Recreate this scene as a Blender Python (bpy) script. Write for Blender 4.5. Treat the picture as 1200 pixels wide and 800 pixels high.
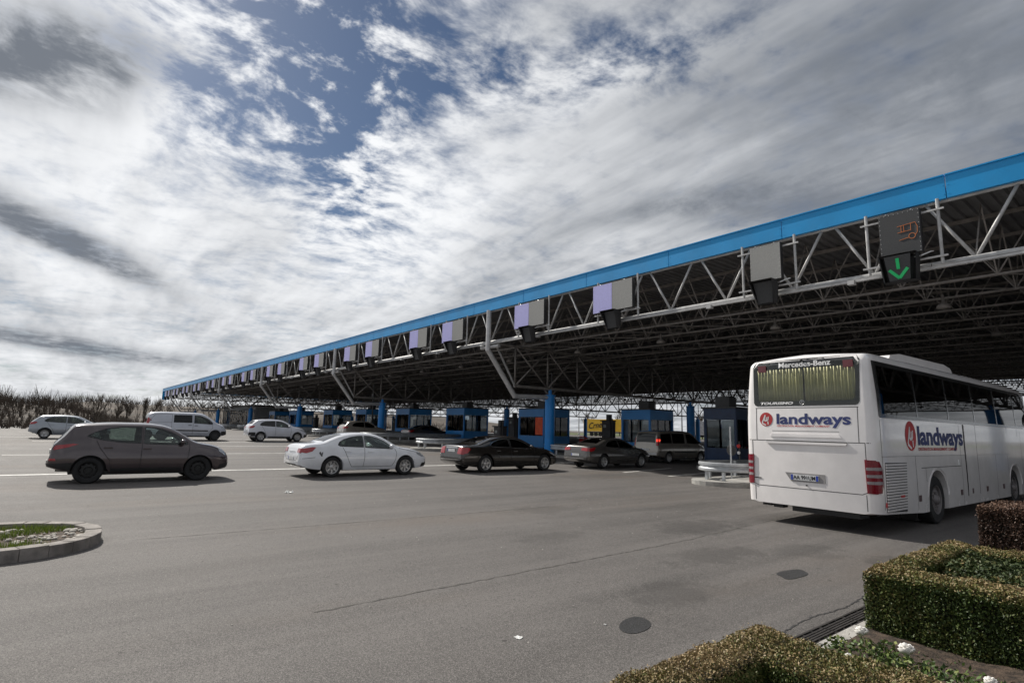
import bpy, bmesh, math, random
import numpy as np
from mathutils import Vector, Matrix
from mathutils.bvhtree import BVHTree
random.seed(7); rng = np.random.default_rng(11)
for o in list(bpy.data.objects): bpy.data.objects.remove(o)
SC = bpy.context.scene
COL = SC.collection
rad = math.radians

# ------------------------------------------------------------------ camera
# world: X runs along the canopy front (right positive), Y is the driving direction under it, Z up
cam = bpy.data.cameras.new('camera'); camo = bpy.data.objects.new('camera', cam); COL.objects.link(camo)
fx = 656.14
def _dir(px, py):
    d = Vector((px-600, -(py-400), -fx)); return d.normalized()
cX = -_dir(68, 489); cY = _dir(1430, 524); cZ = cX.cross(cY)
Rm = Matrix((cX, cY, cZ))            # rows: world axes seen from the camera = camera->world rotation
camo.matrix_world = Matrix.Translation((0, 0, 1.75)) @ Rm.to_4x4()
cam.sensor_width = 36; cam.lens = fx/1200*36; cam.clip_start = .05; cam.clip_end = 6000
SC.camera = camo

# ------------------------------------------------------------------ node helper
class S:
    """socket wrapper: arithmetic on sockets builds math nodes"""
    def __init__(s, t, k): s.t = t; s.k = k
    def _m(s, op, *a, clamp=False):
        n = s.t.nodes.new('ShaderNodeMath'); n.operation = op; n.use_clamp = clamp
        for i, v in enumerate((s,)+a):
            if isinstance(v, S): s.t.links.new(v.k, n.inputs[i])
            else: n.inputs[i].default_value = v
        return S(s.t, n.outputs[0])
    def __add__(s, o): return s._m('ADD', o)
    __radd__ = __add__
    def __mul__(s, o): return s._m('MULTIPLY', o)
    __rmul__ = __mul__
    def __sub__(s, o): return s._m('SUBTRACT', o)
    def __rsub__(s, o): return s*-1+o
    def __truediv__(s, o): return s._m('DIVIDE', o)
    def pw(s, o): return s._m('POWER', o)
    def mx(s, o): return s._m('MAXIMUM', o)
    def mn(s, o): return s._m('MINIMUM', o)
    def ab(s): return s._m('ABSOLUTE')
    def frac(s): return s._m('FRACT')
    def exp(s): return s._m('EXPONENT')
    def sin(s): return s._m('SINE')
    def clamp(s): return s._m('ADD', 0., clamp=True)
    def step(s, a, b):           # smoothstep
        n = s.t.nodes.new('ShaderNodeMapRange'); n.interpolation_type = 'SMOOTHSTEP'
        s.t.links.new(s.k, n.inputs[0]); n.inputs[1].default_value = a; n.inputs[2].default_value = b
        return S(s.t, n.outputs[0])
def xyz(t, v):
    n = t.nodes.new('ShaderNodeSeparateXYZ'); t.links.new(v.k, n.inputs[0]); return [S(t, o) for o in n.outputs]
def vec(t, x, y, z):
    n = t.nodes.new('ShaderNodeCombineXYZ')
    for i, v in enumerate((x, y, z)):
        if isinstance(v, S): t.links.new(v.k, n.inputs[i])
        else: n.inputs[i].default_value = v
    return S(t, n.outputs[0])
def scl(t, v, s, off=(0, 0, 0)):
    n = t.nodes.new('ShaderNodeMapping'); t.links.new(v.k, n.inputs[0])
    n.inputs['Scale'].default_value = s if hasattr(s, '__len__') else (s, s, s); n.inputs['Location'].default_value = off
    return S(t, n.outputs[0])
def noise(t, v, s=1., d=4., r=.55, dist=0., col=False):
    n = t.nodes.new('ShaderNodeTexNoise'); t.links.new(v.k, n.inputs['Vector'])
    n.inputs['Scale'].default_value = s; n.inputs['Detail'].default_value = d; n.inputs['Roughness'].default_value = r; n.inputs['Distortion'].default_value = dist
    return S(t, n.outputs['Color' if col else 'Fac'])
def voro(t, v, s=1., feat='F1', out='Distance', rnd=1.):
    n = t.nodes.new('ShaderNodeTexVoronoi'); n.feature = feat; t.links.new(v.k, n.inputs['Vector']); n.inputs['Scale'].default_value = s; n.inputs['Randomness'].default_value = rnd
    return S(t, n.outputs[out])
def mixc(t, f, a, b, mode='MIX'):
    n = t.nodes.new('ShaderNodeMix'); n.data_type = 'RGBA'; n.blend_type = mode
    for i, v in ((0, f), (6, a), (7, b)):
        if isinstance(v, S): t.links.new(v.k, n.inputs[i])
        elif i: n.inputs[i].default_value = tuple(v)+(1,)*(4-len(v))
        else: n.inputs[i].default_value = v
    return S(t, n.outputs[2])
def coord(t, what='Object'):
    return S(t, t.nodes.new('ShaderNodeTexCoord').outputs[what])

# ------------------------------------------------------------------ world, sun, exposure
SUN_EL, SUN_AZ = rad(40), math.atan2(-1, -.15)            # compass-like angle from +Y towards +X
to_sun = Vector((math.cos(SUN_EL)*math.sin(SUN_AZ), math.cos(SUN_EL)*math.cos(SUN_AZ), math.sin(SUN_EL)))
w = bpy.data.worlds.new('World'); SC.world = w; w.use_nodes = True
t = w.node_tree; t.nodes.clear()
sky = t.nodes.new('ShaderNodeTexSky'); sky.sky_type = 'NISHITA'; sky.sun_disc = False
sky.sun_elevation = SUN_EL; sky.sun_rotation = SUN_AZ; sky.air_density = 1.; sky.dust_density = .6; sky.ozone_density = 2.5
d = coord(t, 'Generated'); dx, dy, dz = xyz(t, d)
iz = dz.mx(.0)+.13
u, v = dx/iz, dy/iz                                    # clouds lie on a flat layer overhead
P = vec(t, u, v, 0.)
warp = noise(t, P, 1.1, 3, .5, col=True)
wn = t.nodes.new('ShaderNodeVectorMath'); wn.operation = 'MULTIPLY_ADD'
t.links.new(warp.k, wn.inputs[0]); wn.inputs[1].default_value = (.3, .3, 0); t.links.new(P.k, wn.inputs[2]); PW = S(t, wn.outputs[0])
def blob(cu, cv, ru, rv, ang=0., src=PW):
    m = t.nodes.new('ShaderNodeMapping'); m.vector_type = 'TEXTURE'
    t.links.new(src.k, m.inputs[0]); m.inputs['Location'].default_value = (cu+.15, cv+.15, 0)
    m.inputs['Rotation'].default_value = (0, 0, ang); m.inputs['Scale'].default_value = (ru, rv, 1)
    n = t.nodes.new('ShaderNodeVectorMath'); n.operation = 'LENGTH'; t.links.new(m.outputs[0], n.inputs[0])
    r = S(t, n.outputs['Value']); return (r*r*-1).exp()
gap = blob(-1.42, .54, .72, .20, rad(157))*.8+blob(-.82, .80, .42, .13, rad(39))*.55+blob(-1.42, .18, .34, .15, rad(160))*.5+blob(-.95, .30, .4, .25, 0)*.45
n1 = noise(t, scl(t, PW, (1., 1.35, 1)), 1.6, 5, .62)                     # large banks
n2 = noise(t, scl(t, PW, (1., .8, 1), (3, 1, 0)), 9.5, 5, .64, .1)                 # small flocks
n3 = noise(t, scl(t, PW, (.55, 1.5, 1), (7, 2, 0)), 1.5, 4, .55)          # streaky shading
n4 = noise(t, scl(t, P, (.35, 1.6, 1), (5, 5, 0)), 6., 3, .6)              # fine streaks near the horizon
gw = gap.mn(1.)
cov = (n1*.62+n2*.5+(n2-.5)*gw*1.9-gw*.44-.19).step(-.04, .42)
dark = blob(-1.55, -.12, .34, .12, rad(50))*1.1+blob(-2.6, -.02, .5, .14, rad(140))*.9+blob(-4.3, .0, .8, .25, rad(110))*.7+blob(-.35, 1.35, .55, .5, 0)*.34+blob(-1.0, 1.55, .5, .12, rad(35))*.34
sd = dx*to_sun.x+dy*to_sun.y+dz*to_sun.z
glow = (sd.mx(0.)).pw(4.)*.36                                    # forward scattering round the sun
hz = (1.-dz.mx(0.)).pw(5.)
brt = blob(-2.1, .95, 1.1, .42, rad(150))*.16+blob(-1.15, 1.2, .7, .22, rad(30))*.12
lum = (n3*.66+n2*(gw*.25+.16)+n4*.22+n1*.25+glow+brt+hz*.12-dark*(n2*1.5+n3*.9-.68)*1.0-.4)
lum = lum.step(.0, .74)
ccol = mixc(t, lum, (1.35, 1.5, 1.75), (6.8, 6.9, 7.05))
blue = mixc(t, 1., S(t, sky.outputs[0]), (.29, .32, .35), 'MULTIPLY')
skyc = mixc(t, cov, blue, ccol)
bg = t.nodes.new('ShaderNodeBackground'); bg.inputs[1].default_value = .1
t.links.new(skyc.k, bg.inputs[0])
wo = t.nodes.new('ShaderNodeOutputWorld'); t.links.new(bg.outputs[0], wo.inputs[0])
sl = bpy.data.lights.new('sun', 'SUN'); sl.energy = 3.6; sl.angle = rad(.9); sl.color = (1, .95, .87)
so = bpy.data.objects.new('sun', sl); COL.objects.link(so); so.location = (-60, 0, 60)
so.rotation_euler = to_sun.to_track_quat('Z', 'Y').to_euler()
SC.view_settings.view_transform = 'Standard'; SC.view_settings.look = 'None'
SC.view_settings.exposure = .5; SC.view_settings.gamma = 1
SC.render.engine = 'CYCLES'

# ------------------------------------------------------------------ materials
MATS = {}
def mat(name, c, rough=.6, metal=0., var=.12, vs=3., bump=0., bs=30., coat=0., spec=.5, emit=None, es=1., grime=0.):
    """procedural principled material: colour varied by noise, optional grime and bump"""
    if name in MATS: return MATS[name]
    m = bpy.data.materials.new(name); m.use_nodes = True; t = m.node_tree; b = t.nodes['Principled BSDF']; MATS[name] = m
    o = coord(t)
    n = noise(t, o, vs, 4, .6)
    c2 = tuple(x*(1-var*2) for x in c); c3 = tuple(min(1, x*(1+var)) for x in c)
    cc = mixc(t, n.step(.25, .75), c2, c3)
    if grime:
        g = noise(t, o, vs*.7, 7, .7).step(.45, .8)*grime
        cc = mixc(t, g, cc, tuple(x*.35+.02 for x in (.3, .26, .2)))
    t.links.new(cc.k, b.inputs['Base Color'])
    r = (noise(t, o, vs*2.3, 3, .5)-.5)*.2+rough
    t.links.new(r.k, b.inputs['Roughness'])
    b.inputs['Metallic'].default_value = metal; b.inputs['Specular IOR Level'].default_value = spec; b.inputs['Coat Weight'].default_value = coat; b.inputs['Coat Roughness'].default_value = .06
    if bump:
        bn = t.nodes.new('ShaderNodeBump'); bn.inputs['Strength'].default_value = bump; bn.inputs['Distance'].default_value = .02
        t.links.new(noise(t, o, bs, 4, .6).k, bn.inputs['Height']); t.links.new(bn.outputs[0], b.inputs['Normal'])
    if emit:
        b.inputs['Emission Color'].default_value = tuple(emit)+(1,); b.inputs['Emission Strength'].default_value = es
    return m
def glass(name, tint, gl=(.9, .9, .9), ior=1.5):
    """window glass: tinted see-through plus mirror reflection by fresnel"""
    if name in MATS: return MATS[name]
    m = bpy.data.materials.new(name); m.use_nodes = True; t = m.node_tree; t.nodes.clear(); MATS[name] = m
    tr = t.nodes.new('ShaderNodeBsdfTransparent')
    c = mixc(t, noise(t, coord(t), 2., 3, .5), tuple(x*.9 for x in tint), tint); t.links.new(c.k, tr.inputs[0])
    g = t.nodes.new('ShaderNodeBsdfGlossy'); g.inputs[0].default_value = tuple(gl)+(1,); g.inputs['Roughness'].default_value = .02
    f = t.nodes.new('ShaderNodeFresnel'); f.inputs[0].default_value = ior
    mx = t.nodes.new('ShaderNodeMixShader'); t.links.new(f.outputs[0], mx.inputs[0]); t.links.new(tr.outputs[0], mx.inputs[1]); t.links.new(g.outputs[0], mx.inputs[2])
    o = t.nodes.new('ShaderNodeOutputMaterial'); t.links.new(mx.outputs[0], o.inputs[0])
    return m
def paint(name, c, metal=0., rough=.32, grime=.25):
    """car paint with clear coat and road dust"""
    if name in MATS: return MATS[name]
    m = mat(name, c, rough, metal, .04, 2., coat=1., grime=0)
    t = m.node_tree; b = t.nodes['Principled BSDF']; o = coord(t); x, y, z = xyz(t, o)
    dn = (noise(t, o, 3., 6, .65)+(.55-z)*.5).step(.45, .95)*grime
    src = b.inputs['Base Color'].links[0].from_socket
    t.links.new(mixc(t, dn, S(t, src), (.2, .18, .155)).k, b.inputs['Base Color'])
    t.links.new((dn*.4+rough).k, b.inputs['Roughness'])
    return m

# ------------------------------------------------------------------ mesh helpers
def tag(o, label=None, cat=None, group=None, kind=None):
    for k, x in (('label', label), ('category', cat), ('group', group), ('kind', kind)):
        if x: o[k] = x
    return o
def thing(name, label, cat, loc=(0, 0, 0), rz=0., group=None):
    o = bpy.data.objects.new(name, None); COL.objects.link(o); o.location = loc; o.rotation_euler = (0, 0, rz); o.empty_display_size = .2
    return tag(o, label, cat, group)
def link(name, me, m, parent=None, loc=None, smooth=False):
    if m is not None and not me.materials: me.materials.append(m)
    o = bpy.data.objects.new(name, me); COL.objects.link(o)
    if parent: o.parent = parent
    if loc is not None: o.location = loc
    if smooth:
        me.shade_smooth(); me.set_sharp_from_angle(angle=rad(smooth if smooth > 1 else 35))
    return o
def copy_tree(o, parent=None):
    c = o.copy(); COL.objects.link(c); c.parent = parent
    for ch in o.children: copy_tree(ch, c)
    return c
class MB:
    def __init__(s): s.v = []; s.f = []
    def add(s, vs, fs):
        n = len(s.v); s.v += [tuple(p) for p in vs]; s.f += [tuple(i+n for i in f) for f in fs]; return s
    def box(s, x0, x1, y0, y1, z0, z1):
        return s.add([(x0, y0, z0), (x1, y0, z0), (x1, y1, z0), (x0, y1, z0), (x0, y0, z1), (x1, y0, z1), (x1, y1, z1), (x0, y1, z1)],
                     [(0, 3, 2, 1), (4, 5, 6, 7), (0, 1, 5, 4), (1, 2, 6, 5), (2, 3, 7, 6), (3, 0, 4, 7)])
    def frame(s, p, q):
        a = (Vector(q)-Vector(p)).normalized(); h = Vector((0, 0, 1)) if abs(a.z) < .9 else Vector((1, 0, 0))
        b = a.cross(h).normalized(); return b, a.cross(b)
    def bar(s, p, q, r, n=6, r2=None, cap=True):
        p, q = Vector(p), Vector(q); b, c = s.frame(p, q); r2 = r if r2 is None else r2
        vs = []
        for k, (e, R) in enumerate(((p, r), (q, r2))):
            for i in range(n):
                a = 2*math.pi*(i+.5)/n; vs.append(e+b*(R*math.cos(a))+c*(R*math.sin(a)))
        fs = [(i, (i+1) % n, n+(i+1) % n, n+i) for i in range(n)]
        if cap: fs += [tuple(range(n-1, -1, -1)), tuple(range(n, 2*n))]
        return s.add(vs, fs)
    def beam(s, p, q, w, h):               # rectangular bar, h along the more vertical axis
        p, q = Vector(p), Vector(q); b, c = s.frame(p, q); vs = []
        for e in (p, q):
            for (i, j) in ((-1, -1), (1, -1), (1, 1), (-1, 1)): vs.append(e+b*(i*w/2)+c*(j*h/2))
        return s.add(vs, [(3, 2, 1, 0), (4, 5, 6, 7), (0, 1, 5, 4), (1, 2, 6, 5), (2, 3, 7, 6), (3, 0, 4, 7)])
    def tube(s, pts, r, n=6):
        for a, b in zip(pts[:-1], pts[1:]): s.bar(a, b, r, n)
        return s
    def lathe(s, prof, c=(0, 0, 0), axis='Z', n=24):
        vs = []; fs = []; m = len(prof)
        for i in range(n):
            a = 2*math.pi*i/n
            for r, h in prof:
                x, y, z = r*math.cos(a), r*math.sin(a), h
                if axis == 'Y': x, y, z = x, h, y
                if axis == 'X': x, y, z = h, x, y
                vs.append((x+c[0], y+c[1], z+c[2]))
        for i in range(n):
            j = (i+1) % n
            for k in range(m-1): fs.append((i*m+k, j*m+k, j*m+k+1, i*m+k+1) if axis != 'Y' else (i*m+k+1, j*m+k+1, j*m+k, i*m+k))
        return s.add(vs, fs)
    def prism(s, poly, a0, a1, axis='Z'):
        n = len(poly); P = {'Z': lambda p, a: (p[0], p[1], a), 'Y': lambda p, a: (p[0], a, p[1]), 'X': lambda p, a: (a, p[0], p[1])}[axis]
        vs = [P(p, a0) for p in poly]+[P(p, a1) for p in poly]
        return s.add(vs, [tuple(range(n-1, -1, -1)), tuple(range(n, 2*n))]+[(i, (i+1) % n, n+(i+1) % n, n+i) for i in range(n)])
    def ell(s, c, rx, ry, rz, n=10, m=7):
        vs = []; fs = []
        for i in range(m+1):
            th = math.pi*i/m
            for j in range(n):
                a = 2*math.pi*j/n; vs.append((c[0]+rx*math.sin(th)*math.cos(a), c[1]+ry*math.sin(th)*math.sin(a), c[2]+rz*math.cos(th)))
        for i in range(m):
            for j in range(n): fs.append((i*n+j, (i+1)*n+j, (i+1)*n+(j+1) % n, i*n+(j+1) % n))
        return s.add(vs, fs)
    def mesh(s, name):
        me = bpy.data.meshes.new(name); me.from_pydata(s.v, [], s.f); me.validate(); return me
    def build(s, name, m, parent=None, loc=None, smooth=False, bevel=0., fix=True):
        me = s.mesh(name)
        if fix or bevel:
            bm = bmesh.new(); bm.from_mesh(me); bmesh.ops.recalc_face_normals(bm, faces=bm.faces)
            if bevel:
                ed = [e for e in bm.edges if len(e.link_faces) == 2 and e.calc_face_angle(0) > .6]
                bmesh.ops.bevel(bm, geom=ed, offset=bevel, segments=2, affect='EDGES', profile=.6)
            bm.to_mesh(me); bm.free()
        return link(name, me, m, parent, loc, smooth)
def quads_mesh(name, V, mat_, parent=None, attr=None):
    """many loose quads at once: V has shape (n, 4, 3); attr: per-quad random value for the material"""
    n = len(V); me = bpy.data.meshes.new(name); me.vertices.add(n*4); me.vertices.foreach_set('co', V.astype(np.float32).ravel())
    me.loops.add(n*4); me.loops.foreach_set('vertex_index', np.arange(n*4, dtype=np.int32))
    me.polygons.add(n); me.polygons.foreach_set('loop_start', np.arange(0, n*4, 4, dtype=np.int32))
    me.update(); me.validate()
    if attr is not None:
        a = me.attributes.new('tone', 'FLOAT', 'FACE'); a.data.foreach_set('value', attr.astype(np.float32))
    return link(name, me, mat_, parent)
def text_mesh(s, size, bold=0., shear=0., align='LEFT', sx=1.):
    cu = bpy.data.curves.new('lettering', 'FONT'); cu.body = s; cu.size = size; cu.offset = bold; cu.shear = shear; cu.align_x = align; cu.resolution_u = 4
    o = bpy.data.objects.new('lettering', cu); COL.objects.link(o)
    dg = bpy.context.evaluated_depsgraph_get(); me = bpy.data.meshes.new_from_object(o.evaluated_get(dg))
    bpy.data.objects.remove(o); bpy.data.curves.remove(cu)
    me.materials.clear()
    if sx != 1.:
        for q in me.vertices: q.co.x *= sx
    return me
def pchip(xs, ys):
    xs, ys = np.array(xs, float), np.array(ys, float); h = np.diff(xs); dl = np.diff(ys)/h; m = np.zeros(len(xs))
    for i in range(1, len(xs)-1):
        if dl[i-1]*dl[i] > 0:
            w1, w2 = 2*h[i]+h[i-1], h[i]+2*h[i-1]; m[i] = (w1+w2)/(w1/dl[i-1]+w2/dl[i])
    m[0], m[-1] = dl[0], dl[-1]
    def f(x):
        x = min(max(x, xs[0]), xs[-1]); i = min(int(np.searchsorted(xs, x, 'right'))-1, len(xs)-2); i = max(i, 0); q = (x-xs[i])/h[i]
        return float((2*q**3-3*q**2+1)*ys[i]+(q**3-2*q**2+q)*h[i]*m[i]+(-2*q**3+3*q**2)*ys[i+1]+(q**3-q**2)*h[i]*m[i+1])
    return f
ORD = ['first', 'second', 'third', 'fourth', 'fifth', 'sixth', 'seventh', 'eighth', 'ninth', 'tenth', 'eleventh', 'twelfth', 'thirteenth', 'fourteenth', 'fifteenth', 'sixteenth', 'seventeenth', 'eighteenth', 'nineteenth', 'twentieth']
def gz(x, y=0.):
    """height of the paved ground: level near the camera, rising gently beyond the nearest queue"""
    return float(np.interp(-x, [20, 22, 45, 66, 100], [0, .03, .43, .55, .6]))
# ------------------------------------------------------------------ ground
def asphalt(name, base, warm=1., stains=()):
    m = bpy.data.materials.new(name); m.use_nodes = True; t = m.node_tree; b = t.nodes['Principled BSDF']; MATS[name] = m
    o = coord(t); x, y, z = xyz(t, o)
    big = noise(t, o, .12, 5, .6); mid = noise(t, o, .9, 5, .65); lanes = noise(t, scl(t, o, (1.6, .06, 1)), 1., 5, .65)
    gr = noise(t, o, 95., 2, .8); gv = voro(t, o, 150., out='Color'); gvx = xyz(t, gv)[0]
    fine = noise(t, o, 45., 3, .6)
    k = big*.95+mid*.6+lanes*1.3+fine*.3-1.57
    c = mixc(t, k.step(-.45, .45), tuple(q*.6 for q in base), tuple(q*1.42 for q in base))
    c = mixc(t, (gr-.5).ab()*0.+(gr*.6+gvx*.55-.55).step(.05, .32)*.8, c, tuple(min(.5, q*2.3) for q in base))       # pale aggregate
    c = mixc(t, (1-(gr*.5+gvx*.6)).step(.5, .78)*.8, c, tuple(q*.4 for q in base))
    rust = noise(t, scl(t, o, (.25, .08, 1), (4, 9, 0)), 1.5, 4, .6).step(.52, .75)*.35
    c = mixc(t, rust, c, (base[0]*1.25, base[1]*1.04, base[2]*.85))
    sn = (noise(t, o, 2.2, 5, .75)-.5)*2.6+.45
    for (sx, sy, rx, ry, am) in stains:                                  # oil and damp stains with a shape of their own
        q = ((x-sx)/rx).pw(2.)+((y-sy)/ry).pw(2.)
        e = (1.25-q*.8-sn).step(.1, .75)*am
        c = mixc(t, e*.8, c, tuple(q_*.34 for q_ in base))
    sp = noise(t, o, 5.5, 3, .6).step(.66, .72)*noise(t, o, .5, 2, .5).step(.42, .58)*.7     # small drips
    c = mixc(t, sp, c, tuple(q*.3 for q in base))
    t.links.new(c.k, b.inputs['Base Color'])
    t.links.new((mid*.2+.66).k, b.inputs['Roughness']); b.inputs['Specular IOR Level'].default_value = .3
    bn = t.nodes.new('ShaderNodeBump'); bn.inputs['Strength'].default_value = .55; bn.inputs['Distance'].default_value = .012
    t.links.new((gr+gvx*.5+fine*.5).k, bn.inputs['Height']); t.links.new(bn.outputs[0], b.inputs['Normal'])
    return m
AS = (.108, .1, .0945)
M_as = asphalt('asphalt', AS, stains=[(-4.0, 5.5, .55, .85, .55), (-4.8, 7.7, .5, 1.4, .5), (-6.4, 9.8, .9, 1.6, .55), (-4.2, 9.3, .7, .9, .45), (-8.2, 12.5, .6, 2.5, .4), (-9.6, 8.6, .8, 1.3, .35), (-15.6, 17., 1.2, 4., .4), (-7.1, 6.6, .5, 1., .35), (-3.2, 9.6, .35, .6, .6)])
xs = [3000, 60, 20, 0, -10, -18, -20, -21, -22, -26, -32, -38, -42, -45, -50, -58, -66, -80, -100, -300, -3000]
ys = [-3000, -200, -40, -10, 0, 10, 20, 30, 50, 100, 300, 3000]
mb = MB()
mb.v = [(x, y, gz(x)) for y in ys for x in xs]; nx = len(xs)
mb.f = [(j*nx+i, j*nx+i+1, (j+1)*nx+i+1, (j+1)*nx+i) for j in range(len(ys)-1) for i in range(nx-1)]
tag(mb.build('ground', M_as), kind='structure')

M_line = mat('worn_road_paint', (.62, .61, .58), .7, 0, .1, 6.)
t = M_line.node_tree                                           # worn paint: asphalt shows through the gaps
b = t.nodes['Principled BSDF']; src = S(t, b.inputs['Base Color'].links[0].from_socket); o_ = coord(t)
t.links.new(mixc(t, noise(t, scl(t, o_, (2., .35, 1)), 5., 8, .8).step(.47, .62)*.8, src, (.15, .14, .13)).k, b.inputs['Base Color'])
def strip(name, pts, wd, m, z=.004, jitter=0.):
    """flat ribbon on the ground following pts (x, y)"""
    mb = MB(); n = len(pts); vs = []
    for i, p in enumerate(pts):
        a = Vector(pts[max(0, i-1)]); c = Vector(pts[min(n-1, i+1)]); dd = (c-a).normalized(); nr = Vector((-dd.y, dd.x))
        ww = wd*(1+jitter*random.uniform(-1, 1))/2
        for s_ in (1, -1):
            q = Vector(p)+nr*(s_*ww); vs.append((q.x, q.y, gz(q.x)+z))
    mb.add(vs, [(2*i, 2*i+1, 2*i+3, 2*i+2) for i in range(n-1)])
    return mb.build(name, m)
def seg(a, b, n=20): return [(a[0]+(b[0]-a[0])*i/n, a[1]+(b[1]-a[1])*i/n) for i in range(n+1)]
for a, b_, wd in [((-22.45, -12), (-22.3, 24.5), .26), ((-31.0, -1.6), (-31.1, 16), .18), ((-37.4, .5), (-37.6, 19.), .18), ((-42.3, -1), (-42.3, 20), .24), ((-48.2, -4), (-48.2, 22), .24), ((-54, -4), (-54, 22), .14),
                  ((-16.5, 19.6), (-17.6, 24.6), .15), ((-14.35, 19.9), (-15.05, 25.2), .15), ((-11.2, 24), (-11.2, 40), .14)]:
    tag(strip('lane_marking', seg(a, b_), wd, M_line), kind='structure')
M_seam = mat('bitumen_seam', (.035, .033, .032), .6, 0, .2, 8.)
def wob(pts, a): return [(p[0]+random.uniform(-a, a), p[1]+random.uniform(-a, a)) for p in pts]
M_seamb = mat('worn_seam', (.088, .08, .071), .8, 0, .4, 6.)
tag(strip('pavement_seam', wob(seg((-10.15, 1.1), (-9.85, 9.5), 70), .015), .026, M_seamb, .003, .8), kind='structure')
tag(strip('pavement_seam', wob(seg((-5.5, 2.1), (-5.7, 8), 70)+seg((-5.7, 8.1), (-6.2, 13.5), 50), .015), .02, M_seamb, .003, .8), kind='structure')
tag(strip('pavement_crack', wob(seg((-21.9, -1.2), (-18.2, -1.0), 40), .04), .05, M_seam, .003, .6), kind='structure')
cr = []; px, py = -2.66, 5.3
while py < 7.6:
    cr.append((px+random.uniform(-.012, .012)+.03*math.sin(py*4), py)); py += .045
tag(strip('pavement_crack', cr, .016, M_seam, .003, .7), kind='structure')
def patch_shape(cx, cy, rx, ry, ang, seed):
    r = random.Random(seed); k = [r.uniform(-.11, .11) for _ in range(8)]
    pts = []
    for i in range(40):
        a = 2*math.pi*i/40; q = 1+sum(k[j]*math.sin((j+1)*a+j*2.1) for j in range(4))*.8
        X, Y = rx*q*math.cos(a), ry*q*math.sin(a); pts.append((cx+X*math.cos(ang)-Y*math.sin(ang), cy+X*math.sin(ang)+Y*math.cos(ang)))
    return pts
M_patch = asphalt('patch_asphalt', (.03, .03, .031))
for i, a in enumerate([(-3.55, 4.37, .13, .245, rad(24), 3), (-3.62, 7.6, .14, .33, rad(5), 5)]):
    tag(MB().prism(patch_shape(*a), .001, .004).build('asphalt_patch', M_patch), kind='structure')
# scraps of litter and grit
M_paper = mat('white_paper', (.75, .75, .73), .8)
def scrap(x, y, s, label, seed):
    r = random.Random(seed); n = 6; vs = [(x+(i-2.5)*s/n+r.uniform(-.004, .004), y+(j-2.5)*s*.8/n+r.uniform(-.004, .004), gz(x)+.004+abs(r.gauss(0, .12))*s*(.4+.6*math.sin(i*j))) for j in range(n) for i in range(n)]
    vs = [(a, b, max(gz(x)+.004, c)) for a, b, c in vs]
    mb = MB().add(vs, [(j*n+i, j*n+i+1, j*n+n+i+1, j*n+n+i) for j in range(n-1) for i in range(n-1)])
    o = mb.build('paper_scrap', M_paper); md = o.modifiers.new('thick', 'SOLIDIFY'); md.thickness = .003; md.offset = 1
    tag(o, label, 'litter', 'scraps of litter on the asphalt')
scrap(-3.91, 3.27, .08, 'crumpled white paper scrap on the near asphalt below the white sedan', 1)
scrap(-15.07, 4.82, .26, 'flat white scrap on the road just below the white sedan', 2)
scrap(-3.7, 4.13, .03, 'tiny white scrap at the edge of the dark oval patch', 4)
pb = MB(); r = random.Random(5)
for _ in range(150):
    x = -3-18*r.random()**1.3; y = r.uniform(-1, 1)*6+6; s = r.uniform(.003, .008)*(1+abs(x)*.05)
    pb.ell((x, y, gz(x)+s*.3), s, s*r.uniform(.7, 1.2), s*.6, 5, 3)
o = pb.build('grit', mat('pale_grit', (.5, .47, .43), .9)); tag(o, 'pale grit scattered over the asphalt', 'grit', kind='stuff')

# ------------------------------------------------------------------ kerbed grass island at lower left
M_kerb = mat('kerb_concrete', (.27, .245, .225), .85, 0, .22, 5., .5, 60., grime=.8)
M_soil = mat('soil', (.085, .06, .042), .95, 0, .35, 9., .8, 40.)
isl = thing('kerb_island', 'low rounded grass island edged with kerb stones at the lower left', 'traffic island', (-10.5, -1, 0))
def ring(off=0.):
    pts = []
    A, B = 1.22-off, 1.18-off; cy = .52-1.0
    for y in np.linspace(-9, -.05, 18): pts.append((A+.02*y*0, y+cy+1-.5))
    for i in range(1, 24):
        a = math.pi*i/24; pts.append((A*math.copysign(abs(math.cos(a))**.85, math.cos(a)), cy+.5+B*math.sin(a)))
    for y in np.linspace(-.05, -9, 18): pts.append((-A, y+cy+1-.5))
    return [(x, y+.5) for x, y in pts]
outer, inner = ring(0), ring(.2)
base = MB().prism(ring(.1), -.05, .08); o = base.build('island_bed', M_soil, isl)
n = len(outer); k = 0
while k < n-1:
    stp = 1 if outer[k][1] < .0 else 2
    j = min(k+stp, n-1); sh = .012
    idx = list(range(k, j+1))
    A = [Vector(outer[i]) for i in idx]; B = [Vector(inner[i]) for i in idx]
    c = sum((a for a in A+B), Vector((0, 0)))/(len(A)*2)
    poly = [(c+(p-c)*(1-sh)) for p in A]+[(c+(p-c)*(1-sh)) for p in reversed(B)]
    zt = .15+random.uniform(-.006, .006)
    MB().prism([(p.x, p.y) for p in poly], -.03, zt).build('kerb_stone', M_kerb, isl, bevel=.012)
    k = j
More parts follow.
